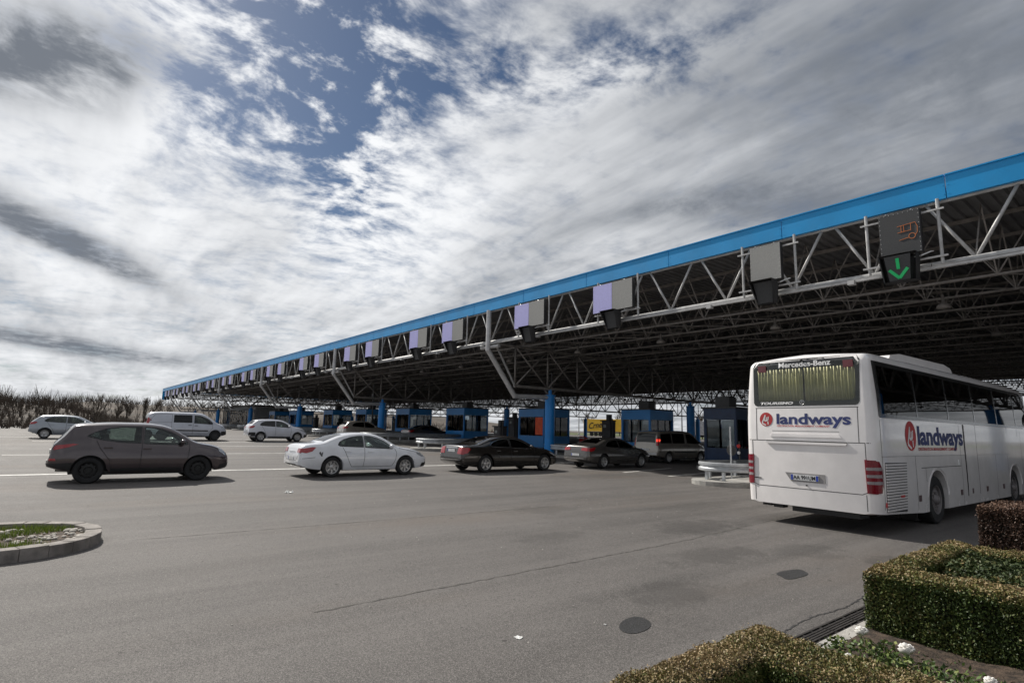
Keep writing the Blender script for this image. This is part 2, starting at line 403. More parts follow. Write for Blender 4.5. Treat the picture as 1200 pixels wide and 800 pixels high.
# rubble and grass on the island
M_grass = bpy.data.materials.new('grass_blades'); M_grass.use_nodes = True; t = M_grass.node_tree; b = t.nodes['Principled BSDF']; MATS['grass_blades'] = M_grass
at = t.nodes.new('ShaderNodeAttribute'); at.attribute_name = 'tone'; fa = S(t, at.outputs['Fac'])
t.links.new(mixc(t, fa, (.08, .15, .016), (.3, .36, .06)).k, b.inputs['Base Color']); b.inputs['Roughness'].default_value = .6
def blades(name, pts, h, wd, m, parent, seed, lean=.5):
    r = np.random.default_rng(seed); n = len(pts); P_ = np.array(pts, float)
    a = r.uniform(0, 2*np.pi, n); H = h*r.uniform(.5, 1.2, n); L = lean*H*r.uniform(.2, 1, n); b_ = r.uniform(0, 2*np.pi, n)
    w_ = np.stack([np.cos(a), np.sin(a), 0*a], 1)*wd*r.uniform(.6, 1.2, n)[:, None]/2
    tip = P_+np.stack([np.cos(b_)*L, np.sin(b_)*L, H], 1)
    V = np.stack([P_-w_, P_+w_, tip+w_*.25, tip-w_*.25], 1)
    o = quads_mesh(name, V, m, parent, r.random(n)); o['kind'] = 'stuff'; return o
g = []; r = np.random.default_rng(3)
def gmask(x, y):
    return math.sin(x*3.1+1.2)*math.cos(y*2.3+.4)+.55*math.sin(x*7.3+y*5.1)+.3
while len(g) < 9000:
    x, y = r.uniform(-1.0, 1.0), r.uniform(-4, 1.5)
    if (x/1.0)**2+(max(y-.52, 0)/1.0)**2 < 1 and gmask(x, y) > r.uniform(0, .5): g.append((x, y, .08))
blades('grass', g, .075, .011, M_grass, isl, 4)
rb = MB(); M_rub = mat('pale_rubble', (.58, .54, .48), .9, 0, .25, 20.)
for _ in range(900):
    x, y = r.uniform(-1.0, 1.0), r.uniform(-3.6, 1.5)
    if (x/1.0)**2+(max(y-.52, 0)/1.0)**2 < 1 and gmask(x, y) < .35:
        s = r.uniform(.012, .055); rb.ell((x, y, .085+s*.2), s, s*r.uniform(.6, 1.3), s*.5, 6, 4)
o = rb.build('rubble', M_rub, isl); o['kind'] = 'stuff'
gg = [(-10.5+.95+r.uniform(-.1, .5)*0+r.normal(0, .12)-.5, .82+r.normal(0, .05)-.25+.12, 0) for _ in range(120)]
# ------------------------------------------------------------------ canopy
S_C, X0, YF, YB = 24.6, -27.2, 20., 84.6
XL, XR = -163., 33.
COLN = range(-2, 6)
M_blue = mat('blue_fascia_paint', (.004, .31, .70), .4, 0, .06, .5, grime=.12)
M_colb = mat('blue_column_paint', (.004, .25, .72), .38, 0, .08, 1., grime=.12)
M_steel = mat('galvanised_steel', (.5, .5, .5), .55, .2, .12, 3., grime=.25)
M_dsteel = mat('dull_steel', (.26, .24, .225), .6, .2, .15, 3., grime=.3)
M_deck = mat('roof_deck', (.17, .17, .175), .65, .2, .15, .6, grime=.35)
M_pipe = mat('grey_downpipe', (.58, .58, .59), .45, .2, .1, 2., grime=.2)
can = thing('toll_canopy', 'huge flat steel canopy with a bright blue edge over the toll lanes', 'canopy', (X0, YF, 0))
def L(x, y, z): return (x-X0, y-YF, z)
# roof sheet: trapezoid corrugation running front to back
pit = .33; prof = []; x = XL
while x < XR:
    prof += [(x, 8.98), (x+.12, 8.98), (x+.16, 9.06), (x+.29, 9.06)]; x += pit
mb = MB(); n = len(prof)
mb.v = [L(p[0], YF+.12, p[1]) for p in prof]+[L(p[0], YB-.12, p[1]) for p in prof]
mb.f = [(i, i+1, n+i+1, n+i) for i in range(n-1)]
o = mb.build('roof_deck', M_deck, can, fix=False); md = o.modifiers.new('thick', 'SOLIDIFY'); md.thickness = .01; md.offset = 1
MB().box(*sum(zip(L(XL+.1, YF+.15, 9.2), L(XR-.1, YB-.15, 9.3)), ())).build('roof_top', mat('roof_felt', (.2, .2, .2), .9), can)
# blue edge: one panel every 4.86 m, front, back and left end
def panel_mesh(ln):
    m = MB(); m.box(.012, ln-.012, -.09, .0, 8.93, 9.6); m.box(.012, ln-.012, -.13, .06, 9.6, 9.64); m.box(.012, ln-.012, -.09, .16, 8.9, 8.93)
    for z in (9.02, 9.3, 9.52):
        for xx in (.06, ln-.06): m.ell((xx, -.09, z), .014, .012, .014, 6, 4)
    return m.mesh('edge_panel')
PL = S_C/5; pm = panel_mesh(PL); pm.materials.append(M_blue); pmb = panel_mesh(PL); pmb.materials.append(M_deck)
xp = X0+2*S_C+8.1
while xp-PL > XL-PL:
    for yy, rz in ((YF, 0), (YB, math.pi)):
        o = link('edge_panel', pmb if rz else pm, None, can, (xp-PL-X0 if not rz else xp-X0, yy-YF, 0)); o.rotation_euler.z = rz
    xp -= PL
xe = xp-.02
for i in range(5):
    y0 = YF+i*(YB-YF)/5; MB().box(xe-X0-.09, xe-X0, y0-YF+.01, y0+(YB-YF)/5-YF-.01, 8.93, 9.6).build('edge_panel', M_blue, can)
MB().box(xe-X0-.12, xe-X0-.095, -.05, 1.5, 6.9, 9.62).build('corner_panel', M_blue, can)
# front and back edge truss
ND = 2.6; xn = []; x = -3.83+ND*13
while x > XL: xn.append(x); x -= ND
zl, zu = 6.97, 8.9
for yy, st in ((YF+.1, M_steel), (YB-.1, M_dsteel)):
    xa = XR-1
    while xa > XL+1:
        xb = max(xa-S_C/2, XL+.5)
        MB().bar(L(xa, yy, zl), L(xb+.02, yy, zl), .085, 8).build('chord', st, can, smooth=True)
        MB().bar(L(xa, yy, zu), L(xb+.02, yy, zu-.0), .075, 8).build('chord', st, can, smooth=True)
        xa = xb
    bm_ = {}
    for s_ in (-1, 1):
        m_ = MB().bar((0, 0, 0), (s_*ND*.42, 0, zu-zl), .05, 8).mesh('brace'); m_.materials.append(st); m_.shade_smooth(); bm_[s_] = m_
    for x in xn:
        if x > XR-2 or (yy > 30 and (x < -110 or x > 6)): continue
        for s_ in (-1, 1): link('brace', bm_[s_], None, can, L(x, yy, zl))
# flat cable tray under the front lower chord
MB().box(*sum(zip(L(XL+2, YF-.12, zl-.16), L(XR-1, YF+.02, zl-.1)), ())).build('cable_tray', M_steel, can)
cl = MB().box(-.1, .1, -.1, .1, -.12, .02).mesh('cable_clip'); cl.materials.append(M_steel)
for x in xn[6:60:2]: link('cable_clip', cl, None, can, L(x-.6, YF-.16, zl-.14))
# inner lattice: trusses parallel to the front, zig-zag between the rows
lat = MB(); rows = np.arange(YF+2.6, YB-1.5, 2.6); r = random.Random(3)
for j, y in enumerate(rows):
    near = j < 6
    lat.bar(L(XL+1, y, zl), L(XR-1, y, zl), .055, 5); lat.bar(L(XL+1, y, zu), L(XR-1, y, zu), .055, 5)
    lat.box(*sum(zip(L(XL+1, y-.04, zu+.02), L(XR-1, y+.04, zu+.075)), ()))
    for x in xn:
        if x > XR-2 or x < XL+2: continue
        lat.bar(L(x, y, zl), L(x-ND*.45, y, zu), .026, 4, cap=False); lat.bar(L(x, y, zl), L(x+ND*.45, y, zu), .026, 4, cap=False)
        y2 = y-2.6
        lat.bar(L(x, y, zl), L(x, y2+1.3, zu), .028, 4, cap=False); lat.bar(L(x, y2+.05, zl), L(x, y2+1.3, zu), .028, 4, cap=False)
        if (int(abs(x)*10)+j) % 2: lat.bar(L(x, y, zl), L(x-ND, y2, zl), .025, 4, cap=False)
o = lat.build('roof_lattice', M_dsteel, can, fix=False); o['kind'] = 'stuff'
# hanging lamps and service boxes under the lattice
lm = MB().lathe([(.02, .5), (.05, .45), (.06, .2), (.2, .1), (.22, 0), (.2, -.02), (0, -.03)], n=12).mesh('hanging_lamp'); lm.materials.append(M_dsteel); lm.shade_smooth()
for n in COLN:
    for k in range(4):
        for y in (23.9, 31.7, 39.5, 52.5, 65.5): link('hanging_lamp', lm, None, can, L(X0-S_C*n-3-6*k, y, 6.35))
# columns, main trusses and downpipes
ym = np.linspace(22.0, 82.6, 23); zt = 4.42
zb2 = 6.9
upm, dnm = [], []
for s_ in (-1, 1):
    m_ = MB().bar((0, 0, 0), (0, s_*60.6/22, zb2-zt), .058, 6).mesh('brace'); m_.materials.append(M_dsteel); m_.shade_smooth(); upm.append(m_)
vm = MB().bar((0, 0, 0), (0, 0, zb2-zt), .055, 6).mesh('post'); vm.materials.append(M_dsteel); vm.shade_smooth()
for n in COLN:
    X = X0-S_C*n if n != -1 else 1.5; g0 = gz(X)
    for yc in (25., 40.8, 63.8, 79.6):
        c = MB().lathe([(0, g0), (.43, g0), (.43, g0+.1), (.33, g0+.16), (.33, 3.92), (.36, 3.94), (.36, 4.02), (.12, 4.05), (.1, 4.36), (0, 4.36)], L(X, yc, 0), n=24).build('column', M_colb, can, smooth=40)
        for dy in (-.26, .26): MB().bar(L(X, yc+dy*.6, 4.02), L(X, yc+dy*2, 4.36), .05, 6).build('bracket', M_dsteel, can)
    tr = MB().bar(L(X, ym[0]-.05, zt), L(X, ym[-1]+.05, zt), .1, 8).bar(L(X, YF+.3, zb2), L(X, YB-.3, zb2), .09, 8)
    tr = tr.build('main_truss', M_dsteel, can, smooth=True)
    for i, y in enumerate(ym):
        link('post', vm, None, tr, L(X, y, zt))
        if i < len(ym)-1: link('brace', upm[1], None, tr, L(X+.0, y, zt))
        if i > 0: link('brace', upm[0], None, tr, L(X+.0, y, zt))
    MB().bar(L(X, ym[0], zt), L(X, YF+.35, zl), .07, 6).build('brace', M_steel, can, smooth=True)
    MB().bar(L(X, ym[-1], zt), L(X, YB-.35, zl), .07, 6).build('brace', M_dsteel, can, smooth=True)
    MB().tube([L(X, YF-.16, 8.9), L(X, YF-.16, 6.45), L(X, 22.0, 3.78), L(X, 24.72, 3.86)], .15, 12).ell(L(X, YF-.16, 6.45), .16, .16, .16, 10, 6).ell(L(X, 22., 3.78), .16, .16, .16, 10, 6).build('downpipe', M_pipe, can, smooth=40)
    MB().bar(L(X-.9, YF-.0, zl-.32), L(X+.9, YF-.0, zl-.32), .11, 8).build('pipe_sleeve', M_steel, can, smooth=True)
for o in can.children:
    pass

# ------------------------------------------------------------------ lane signs hung on the front truss
M_peri = mat('periwinkle_panel', (.47, .46, .85), .55, 0, .05, 20.)
M_grey = mat('sign_grey_face', (.3, .3, .29), .6, 0, .1, 40.)
M_sbox = mat('sign_housing', (.03, .03, .032), .6)
M_face = mat('sign_dark_face', (.045, .047, .05), .55, 0, .15, 30.)
M_bolt = mat('bright_bolt', (.7, .7, .7), .35, .6)
M_amber = mat('amber_lamps', (.5, .16, .05), .5, emit=(.8, .25, .08), es=.1)
M_green = mat('green_lamps', (.01, .3, .1), .5, emit=(.005, .5, .13), es=.14)
def sign(x, kind, label, wide):
    th = thing('lane_sign', label, 'lane sign', (x, YF-.42, 6.9), 0, 'lane signs along the canopy edge')
    hw = wide/2; z0, z1 = .42, 1.78
    b = MB().box(-hw, hw, -.02, .16, z0, z1).build('housing', M_sbox, th, bevel=.01)
    def face(a, c, m): return MB().box(a+.012, c-.012, -.034, -.021, z0+.015, z1-.015).build('face', m, th)
    if kind == 'double': face(-hw, 0, M_peri); f2 = face(0, hw, M_grey)
    else: f2 = face(-hw, hw, M_face if kind == 'bus' else M_grey)
    bl = MB()
    nb = 9
    for i in range(nb):
        xx = -hw+.04+(wide-.08)*i/(nb-1)
        for z in (z0+.035, z1-.035): bl.ell((xx, -.036, z), .011, .006, .011, 5, 3)
    for i in range(1, 9):
        for xx in (-hw+.035, hw-.035): bl.ell((xx, -.036, z0+i*(z1-z0)/9), .011, .006, .011, 5, 3)
    bl.build('bolt', M_bolt, f2)
    for xx in (-hw*.62, hw*.6):
        for z in (z1+.01, z0-.01): MB().ell((xx, .0, z), .03, .03, .022, 6, 4).build('clamp', M_bolt, th)
    # arrow lamp with deep flared hood
    c = -.05 if kind != 'double' else 0.
    mb = MB(); ho = MB()
    A = [(c-.44, -.42, z0-.02), (c+.44, -.42, z0-.02), (c+.46, .1, z0-.02), (c-.46, .1, z0-.02)]
    B = [(c-.30, -.04, -.42), (c+.30, -.04, -.42), (c+.36, .14, -.42), (c-.36, .14, -.42)]
    if kind == 'bus': A = [(c-.5, -.34, z0-.02), (c+.5, -.34, z0-.02), (c+.5, .1, z0-.02), (c-.5, .1, z0-.02)]; B = [(c-.42, -.2, -.42), (c+.42, -.2, -.42), (c+.42, .14, -.42), (c-.42, .14, -.42)]
    ho.add(A+B, [(0, 1, 2, 3), (1, 5, 6, 2), (2, 6, 7, 3), (3, 7, 4, 0), (7, 6, 5, 4)])
    ho.add([(A[0][0], A[0][1], A[0][2]), B[0], (B[0][0]+.03, B[0][1]+.02, B[0][2]), (A[0][0]+.03, A[0][1]+.02, A[0][2])], [(0, 1, 2, 3)])
    h_ = ho.build('lamp_hood', M_sbox, th)
    lf = MB().add([(c-.35, -.30 if kind == 'bus' else -.2, z0-.06), (c+.35, -.30 if kind == 'bus' else -.2, z0-.06), (c+.27, -.16 if kind == 'bus' else -.02, -.4), (c-.27, -.16 if kind == 'bus' else -.02, -.4)], [(0, 1, 2, 3)])
    lf.add([(c-.35, .05, z0-.06), (c+.35, .05, z0-.06), (c+.27, .05, -.4), (c-.27, .05, -.4)], [(3, 2, 1, 0)]); lens = lf.build('lamp_face', M_face, h_)
    if kind == 'bus':
        def lp(u, w_): z = .34-w_*.72; return (c+u, -.31+.14*(.36-z)/.76, z)
        ar = MB()
        for a, d_ in (((-.0, .1), (-.0, .55)), ((-.24, .55), (0, .93)), ((.24, .55), (0, .93))):
            ar.beam(lp(*a), lp(*d_), .03, .085)
        ar.build('green_arrow', M_green, h_)
        pg = MB()
        zz = lambda q: z0+.2+q
        pl = [((-.05, .7), (.42, .74)), ((-.05, .5), (.3, .52)), ((.12, .5), (.12, .72)), ((.3, .52), (.3, .72)), ((.42, .74), (.47, .6)), ((.47, .6), (.46, .42)), ((-.02, .26), (.24, .3)), ((.4, .33), (.46, .42)), ((.05, .5), (.05, .7))]
        for (a, b_), (c_, d_) in pl: pg.beam((a, -.04, zz(b_)), (c_, -.04, zz(d_)), .016, .01)
        ring_ = [(.32+.085*math.cos(q), -.04, zz(.33)+.085*math.sin(q)) for q in np.linspace(0, 2*math.pi, 13)]
        for a, b_ in zip(ring_[:-1], ring_[1:]): pg.beam(a, b_, .016, .012)
        pg.build('bus_pictogram', M_amber, f2)
    for xx in ((-hw-.42, hw+.4) if kind != 'double' else (-hw+.1, hw+.12)):
        MB().bar((xx, .22, -.0), (xx, .22, 2.0), .045, 8).build('post', M_steel, th, smooth=True)
        for z in (.22, 1.66) if kind != 'double' else (.35,):
            MB().beam((xx-(.16 if xx < 0 else -.16), .16, z), (xx*.35, .18, z), .05, .05).build('bracket', M_steel, th)
    cb = [(c+.3, .1, z0-.1), (c+.55, .0, z0-.12), (c+.75, .12, z0-.02), (hw+.2, .2, z0+.0)]
    MB().tube(cb, .02, 5).build('cable', M_bolt, th)
    return th
sx = [(-5.5, 'bus', 1.1), (-9.75, 'single', 1.15), (-17.1, 'double', 2.4), (-23.1, 'double', 2.5)]
x = -30.85
for k in range(12):
    sx += [(x, 'double', 2.5), (x-4.55, 'double', 2.5)]; x -= 12.2
sx = [q for q in sx if q[0] > XL+3]
for i, (x, kd, wd) in enumerate(sx):
    if kd == 'bus': lb = 'dark lane sign with orange bus outline and lit green down arrow'
    elif kd == 'single': lb = 'plain dark grey lane sign right beside the green arrow sign'
    else: lb = 'half periwinkle half grey lane sign, %s along the canopy from the green arrow sign' % ORD[i] if i < 20 else 'half periwinkle half grey lane sign, %s from the far left canopy end' % ORD[len(sx)-1-i]
    sign(x, kd, lb, wd)
# ------------------------------------------------------------------ toll islands, rails, booths, machines
M_isl = mat('island_concrete', (.34, .33, .31), .85, 0, .15, 2., .4, 40., grime=.4)
M_galv = mat('zinc_rail', (.5, .52, .54), .42, .5, .1, 4., grime=.15)
M_bblue = mat('booth_blue', (.014, .2, .52), .35, 0, .06, 1., grime=.1)
M_bframe = mat('booth_frame_blue', (.008, .19, .55), .35, 0, .05, 1.)
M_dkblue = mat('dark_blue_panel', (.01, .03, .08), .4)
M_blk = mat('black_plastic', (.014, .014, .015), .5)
M_dgrey = mat('dark_grey_metal', (.05, .05, .052), .55, .2)
G_booth = glass('booth_glass', (.78, .82, .84))
M_blind = mat('pale_blind', (.8, .82, .8), .8)
M_red = mat('signal_red', (.5, .02, .015), .45)
M_orange = mat('orange_poster', (.8, .1, .025), .6)
M_white = mat('white_enamel', (.75, .75, .75), .45)
ISL = [(-11.2, 1.05, 17.6), (-16.1, 1.05, 25.4), (-25.1, 3.1, 24.2), (-33.1, 1.3, 18.3), (-43.8, 1.3, 19.), (-52.0, 1.3, 21.), (-58.0, 1.3, 20.), (-66.5, 1.3, 20.5), (-76, 1.6, 20.), (-90., 1.6, 20.), (-101., 1.6, 20.), (-112., 1.6, 20.), (-125., 1.6, 20.), (-4+5.2, 1.1, 18)]
def island_outline(hw, y0, y1, off=0.):
    r_ = min(hw, 1.3)-off; h = hw-off; pts = [(h, y1-off), (h, y0+r_+off)]
    for i in range(1, 12):
        a = math.pi*i/12; pts.append((h*math.cos(a) if hw < 1.4 else math.copysign(h-r_+r_*abs(math.cos(a)), math.cos(a)), y0+off+r_-r_*math.sin(a)))
    return pts+[(-h, y0+r_+off), (-h, y1-off)]
for X, hw, y0 in ISL:
    z = gz(X)
    o = MB().prism([(X+a, b) for a, b in island_outline(hw, y0, 41.5)], z-.2, z+.16).build('toll_island', M_isl, bevel=.02); o['kind'] = 'structure'
def rail(X, hw, y0, ln, label, one=False):
    th = thing('guard_rail', label, 'guard rail', (X, y0, gz(X)+.16), 0, 'guard rails round the island noses')
    path = [(hw, ln), (hw, .9)]+[(hw*math.cos(math.pi*i/10), .9-.8*math.sin(math.pi*i/10)) for i in range(1, 10)]+[(-hw, .9), (-hw, ln if not one else 1.6)]
    prof = [(.0, .30), (.035, .33), (.035, .40), (-.02, .45), (-.02, .47), (.035, .52), (.035, .59), (0, .62)]
    mb = MB(); n = len(path); k = len(prof)
    for i, p in enumerate(path):
        a = Vector(path[max(i-1, 0)]); c = Vector(path[min(i+1, n-1)]); d_ = (c-a).normalized(); nr = Vector((d_.y, -d_.x))
        for off, z in prof: mb.v.append((p[0]-nr.x*off, p[1]-nr.y*off, z))
    mb.f = [(i*k+j, (i+1)*k+j, (i+1)*k+j+1, i*k+j+1) for i in range(n-1) for j in range(k-1)]
    o = mb.build('beam', M_galv, th, smooth=30); md = o.modifiers.new('thick', 'SOLIDIFY'); md.thickness = .012
    ps = [(hw-.1, 1.2), (-hw+.1, 1.2), (.28*hw, .3), (-.45*hw, .35)]+[(s_*(hw-.1), y) for y in np.arange(3., ln, 2.) for s_ in ((1,) if one else (1, -1))]
    for p in ps: MB().box(p[0]-.05, p[0]+.05, p[1]-.04, p[1]+.04, 0, .58).build('post', M_galv, th)
    return th
rail(-11.2, .95, 18.0, 4.5, 'zinc guard rail on the island nose just left of the white coach')
rail(-33.1, 1.2, 18.7, 7, 'guard rail on the island nose seen above the dark sedan boot')
rail(-43.8, 1.2, 19.4, 9, 'long guard rail on the island behind the white sedan')
rail(-52., 1.2, 21.4, 9, 'guard rail of the island with the second blue column')
rail(-58., 1.2, 20.4, 9, 'guard rail on the island right of the white crossover')
rail(-25.1, 3.0, 24.6, 9, 'guard rail in front of the nearest bright blue column')
for i, X in enumerate((-66.5, -76, -90, -101)): rail(X, 1.2, 20.6, 7, 'small distant guard rail, %s island beyond the white crossover' % ORD[i])

def booth(X, Y, w_, d_, label, h=2.95, poster=False, dark=False, ac=True):
    z = gz(X)+.16
    th = thing('toll_booth', label, 'toll booth', (X, Y, z), 0, 'toll booths on the islands')
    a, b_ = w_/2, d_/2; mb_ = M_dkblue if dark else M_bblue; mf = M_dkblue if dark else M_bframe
    MB().box(-a, a, -b_, b_, 0, .08).build('plinth', M_dgrey, th)
    for sx_ in (-1, 1):
        for sy in (-1, 1): MB().box(sx_*a-.05, sx_*a+.05, sy*b_-.05, sy*b_+.05, .08, 2.35).build('corner_post', mf, th)
    # walls: lower panel, window band with mullions and panes
    for ax, ln, pos in (('x', a, -b_), ('x', a, b_), ('y', b_, a), ('y', b_, -a)):
        def bx(u0, u1, z0, z1, tk, nm, m, par=th, off=0.):
            q = MB()
            if ax == 'x': q.box(u0, u1, pos-tk+off, pos+tk+off, z0, z1)
            else: q.box(pos-tk+off, pos+tk+off, u0, u1, z0, z1)
            return q.build(nm, m, par)
        bx(-ln+.052, ln-.052, .08, .92, .035, 'wall_panel', mb_)
        ss = 1 if pos > 0 else -1
        nW = 3 if ln > 1.05 else 2
        wx = np.linspace(-ln+.05, ln-.05, nW+1)
        for i in range(nW):
            wf = bx(wx[i]+.004, wx[i+1]-.004, .925, 2.34, .012, 'window', G_booth)
            for e in (wx[i], wx[i+1]):
                bx(max(e-.035, -ln+.052), min(e+.035, ln-.052), .925, 2.34, .03, 'frame', mf, wf)
            if i < nW-1 and ax == 'x' and pos < 0: bx(wx[i]+.05, wx[i+1]-.05, 1.0, 2.3, .008, 'pane_sheet', mat('grey_pane_fill', (.34, .34, .32), .8), wf, .07)  # grey sheet added behind these panes to make them look lighter
            if i == nW-1 and ax == 'x' and pos < 0: bx(wx[i]+.05, wx[i+1]-.05, 1.0, 2.3, .008, 'pane_sheet', M_orange if poster else M_blind, wf, -.03 if poster else .06)
        bx(-ln-.04, ln+.04, 2.35, h, .055, 'header_panel', mb_)
    MB().box(-a-.14, a+.14, -b_-.14, b_+.14, h, h+.07).build('roof', M_dgrey, th)
    if ac: MB().box(-.45, .35, -.3, .4, h+.07, h+.62).build('roof_unit', M_dgrey, th, bevel=.03)
    # inside: desk, back cabinet, screen
    MB().box(-a+.12, a-.12, b_-.6, b_-.15, .1, 1.9).build('cabinet', mat('booth_grey', (.4, .4, .39), .7), th)
    MB().box(-a+.1, a-.1, -.2, .3, .85, .9).box(-.25, .2, .05, .1, 1.0, 1.35).build('desk', M_blk, th)
    return th
booth(-23.1, 29.8, 2.2, 2.3, 'nearest bright blue toll booth, directly behind the silver van')
booth(-33.1, 29.8, 2.9, 2.6, 'blue toll booth with an orange red poster beside the near column', poster=True)
booth(-43.8, 29.8, 2.9, 2.6, 'blue toll booth above the roof of the dark sedan')
booth(-54.0, 29.8, 2.9, 2.6, 'blue toll booth behind the dark sedan parked under the canopy')
booth(-64.6, 29.8, 2.9, 2.6, 'blue toll booth just left of the second blue column')
booth(-75.2, 29.8, 3.2, 2.6, 'blue toll booth behind the silver van under the canopy')
booth(-90., 29.8, 3.2, 2.6, 'small blue toll booth right of the third blue column')
booth(-101., 29.8, 3.2, 2.6, 'small blue toll booth left of the third blue column')
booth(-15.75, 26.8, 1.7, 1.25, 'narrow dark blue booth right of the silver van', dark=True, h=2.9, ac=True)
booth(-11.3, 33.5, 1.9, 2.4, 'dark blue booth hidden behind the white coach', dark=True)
def machine(X, Y, label, h=1.75):
    z = gz(X)+.16; th = thing('ticket_machine', label, 'ticket machine', (X, Y, z), 0, 'ticket machines at the booths')
    MB().box(-.4, .4, -.3, .3, 0, h).build('cabinet', M_dgrey, th, bevel=.03)
    f = MB().box(-.3, .3, -.33, -.301, h-.65, h-.15).build('front_panel', M_blk, th)
    MB().box(-.2, .05, -.345, -.331, h-.45, h-.25).build('screen', mat('machine_screen', (.25, .27, .26), .3), f)
    MB().box(-.45, .45, -.42, .32, h, h+.08).build('hood', M_blk, th)
    MB().box(-.15, .15, -.1, .2, h+.08, h+.5).build('lamp_box', M_blk, th)
    MB().bar((.55, -.2, 0), (.55, -.2, 2.4), .035, 6).build('pole', M_dgrey, th)
for x, y, l, h in [(-27.9, 31.5, 'tall dark ticket machine right of the near blue column', 2.2), (-26.1, 33.5, 'dark ticket machine left of the nearest blue booth', 1.9), (-38.3, 31., 'dark ticket machine between the orange poster booth and its neighbour', 2.2), (-33.1, 25.5, 'low ticket machine in front of the orange poster booth', 1.5), (-49.5, 33., 'dark ticket machine behind the red and white boom', 1.9), (-60.2, 31., 'ticket machine beside the second blue column', 1.9), (-70., 31., 'ticket machine left of the second blue column', 1.9), (-84., 30., 'ticket machine close to the third blue column', 1.9)]:
    machine(x, y, l, h)
def boom(X, Y, ln, label):
    th = thing('barrier', label, 'barrier', (X, Y, gz(X)+.1), 0, 'boom barriers across the lanes')
    MB().box(-.18, .18, -.2, .2, 0, 1.05).build('barrier_housing', M_red, th, bevel=.02)
    n = 8; arm = MB().beam((-.3, -.25, .92), (.05, -.25, .92), .06, .1).build('boom_arm', M_white, th)
    for i in range(n):
        MB().beam((.05+ln*i/n, -.25, .92), (.05+ln*(i+1)/n-.003, -.25, .92), .05, .09).build('boom_stripe', M_red if i % 2 else M_white, arm)
boom(-52.8, 31.6, 3.4, 'red and white boom beside the dark sedan under the canopy')
boom(-45.6, 32.1, 3.2, 'red and white boom left of the dark sedan boot')
boom(-31.2, 32.2, 3., 'red and white boom right of the near blue column')
boom(-14.6, 32.0, 3., 'red and white boom beside the narrow dark booth')
boom(-66.8, 32.0, 3.2, 'red and white boom left of the second blue column')
# small round sign seen from behind, lane lamp, poles
th = thing('round_sign', 'small round road sign seen from behind above the near guard rail', 'road sign', (-11.45, 19.7, .16))
MB().bar((0, 0, 0), (0, 0, 1.9), .03, 8).build('post', M_galv, th, smooth=True)
MB().lathe([(0, -.012), (.19, -.012), (.2, 0), (.19, .012), (0, .012)], (0, .05, 1.02), 'Y', 20).build('disc', M_dgrey, th)
th = thing('round_sign', 'red lamp sign low behind the near guard rail', 'road sign', (-12.4, 22.0, .0))
MB().bar((0, 0, 0), (0, 0, 1.5), .03, 8).build('post', M_dgrey, th, smooth=True)
MB().lathe([(0, -.03), (.07, -.03), (.08, 0), (.07, .03), (0, .03)], (0, -.06, 1.3), 'Y', 14).build('lamp', M_red, th); MB().lathe([(0, -.03), (.06, -.03), (.06, .03), (0, .03)], (0, -.06, 1.03), 'Y', 14).build('lamp', M_white, th)
for x, y, h, lb in [(-29.2, 27, 5.6, 'thin grey lamp pole right of the near blue column'), (-55., 25.5, 5.6, 'thin brown pole right of the second blue column')]:
    th = thing('pole', lb, 'pole', (x, y, gz(x)))
    MB().bar((0, 0, 0), (0, 0, h), .07, 8).build('shaft', M_dgrey, th, smooth=True); MB().lathe([(.12, 0), (.12, .3), (.07, .32)], n=10).build('base', M_dgrey, th); MB().box(-.2, .2, -.12, .12, h-1.4, h-1.0).build('box', M_dgrey, th)
# flower bed / office beyond
def office(X, Y, w_, d_, h, label):
    th = thing('office_building', label, 'building', (X, Y, gz(X)))
    for nm, a in (('wall', (-w_/2, w_/2, d_/2-.2, d_/2, 0, h)), ('wall', (-w_/2, -w_/2+.2, -d_/2, d_/2-.2, 0, h)), ('wall', (w_/2-.2, w_/2, -d_/2, d_/2-.2, 0, h)), ('wall', (-w_/2+.2, w_/2-.2, -d_/2, -d_/2+.2, h-.6, h)), ('wall', (-w_/2+.2, w_/2-.2, -d_/2, -d_/2+.2, 0, .4))):
        MB().box(*a).build(nm, mat('office_wall', (.3, .31, .32), .7), th)
    MB().box(-w_/2-.2, w_/2+.2, -d_/2-.2, d_/2+.2, h, h+.25).build('roof', M_dgrey, th)
    n = int(w_/1.6); xs_ = np.linspace(-w_/2+.2, w_/2-.2, n+1)
    for i in range(n):
        p = MB().box(xs_[i]+.06, xs_[i+1]-.06, -d_/2+.08, -d_/2+.1, .4, h-.6).build('window', G_booth, th)
        MB().box(xs_[i]-.05, xs_[i]+.05, -d_/2+.03, -d_/2+.14, .4, h-.6).build('frame', M_galv, p)
    MB().box(-w_/2+.5, w_/2-.5, -.1, .1, 0, h-.3).build('partition', M_dkblue, th)
office(-125, 31.5, 26, 6, 4.2, 'low glazed grey office between the far left blue columns')

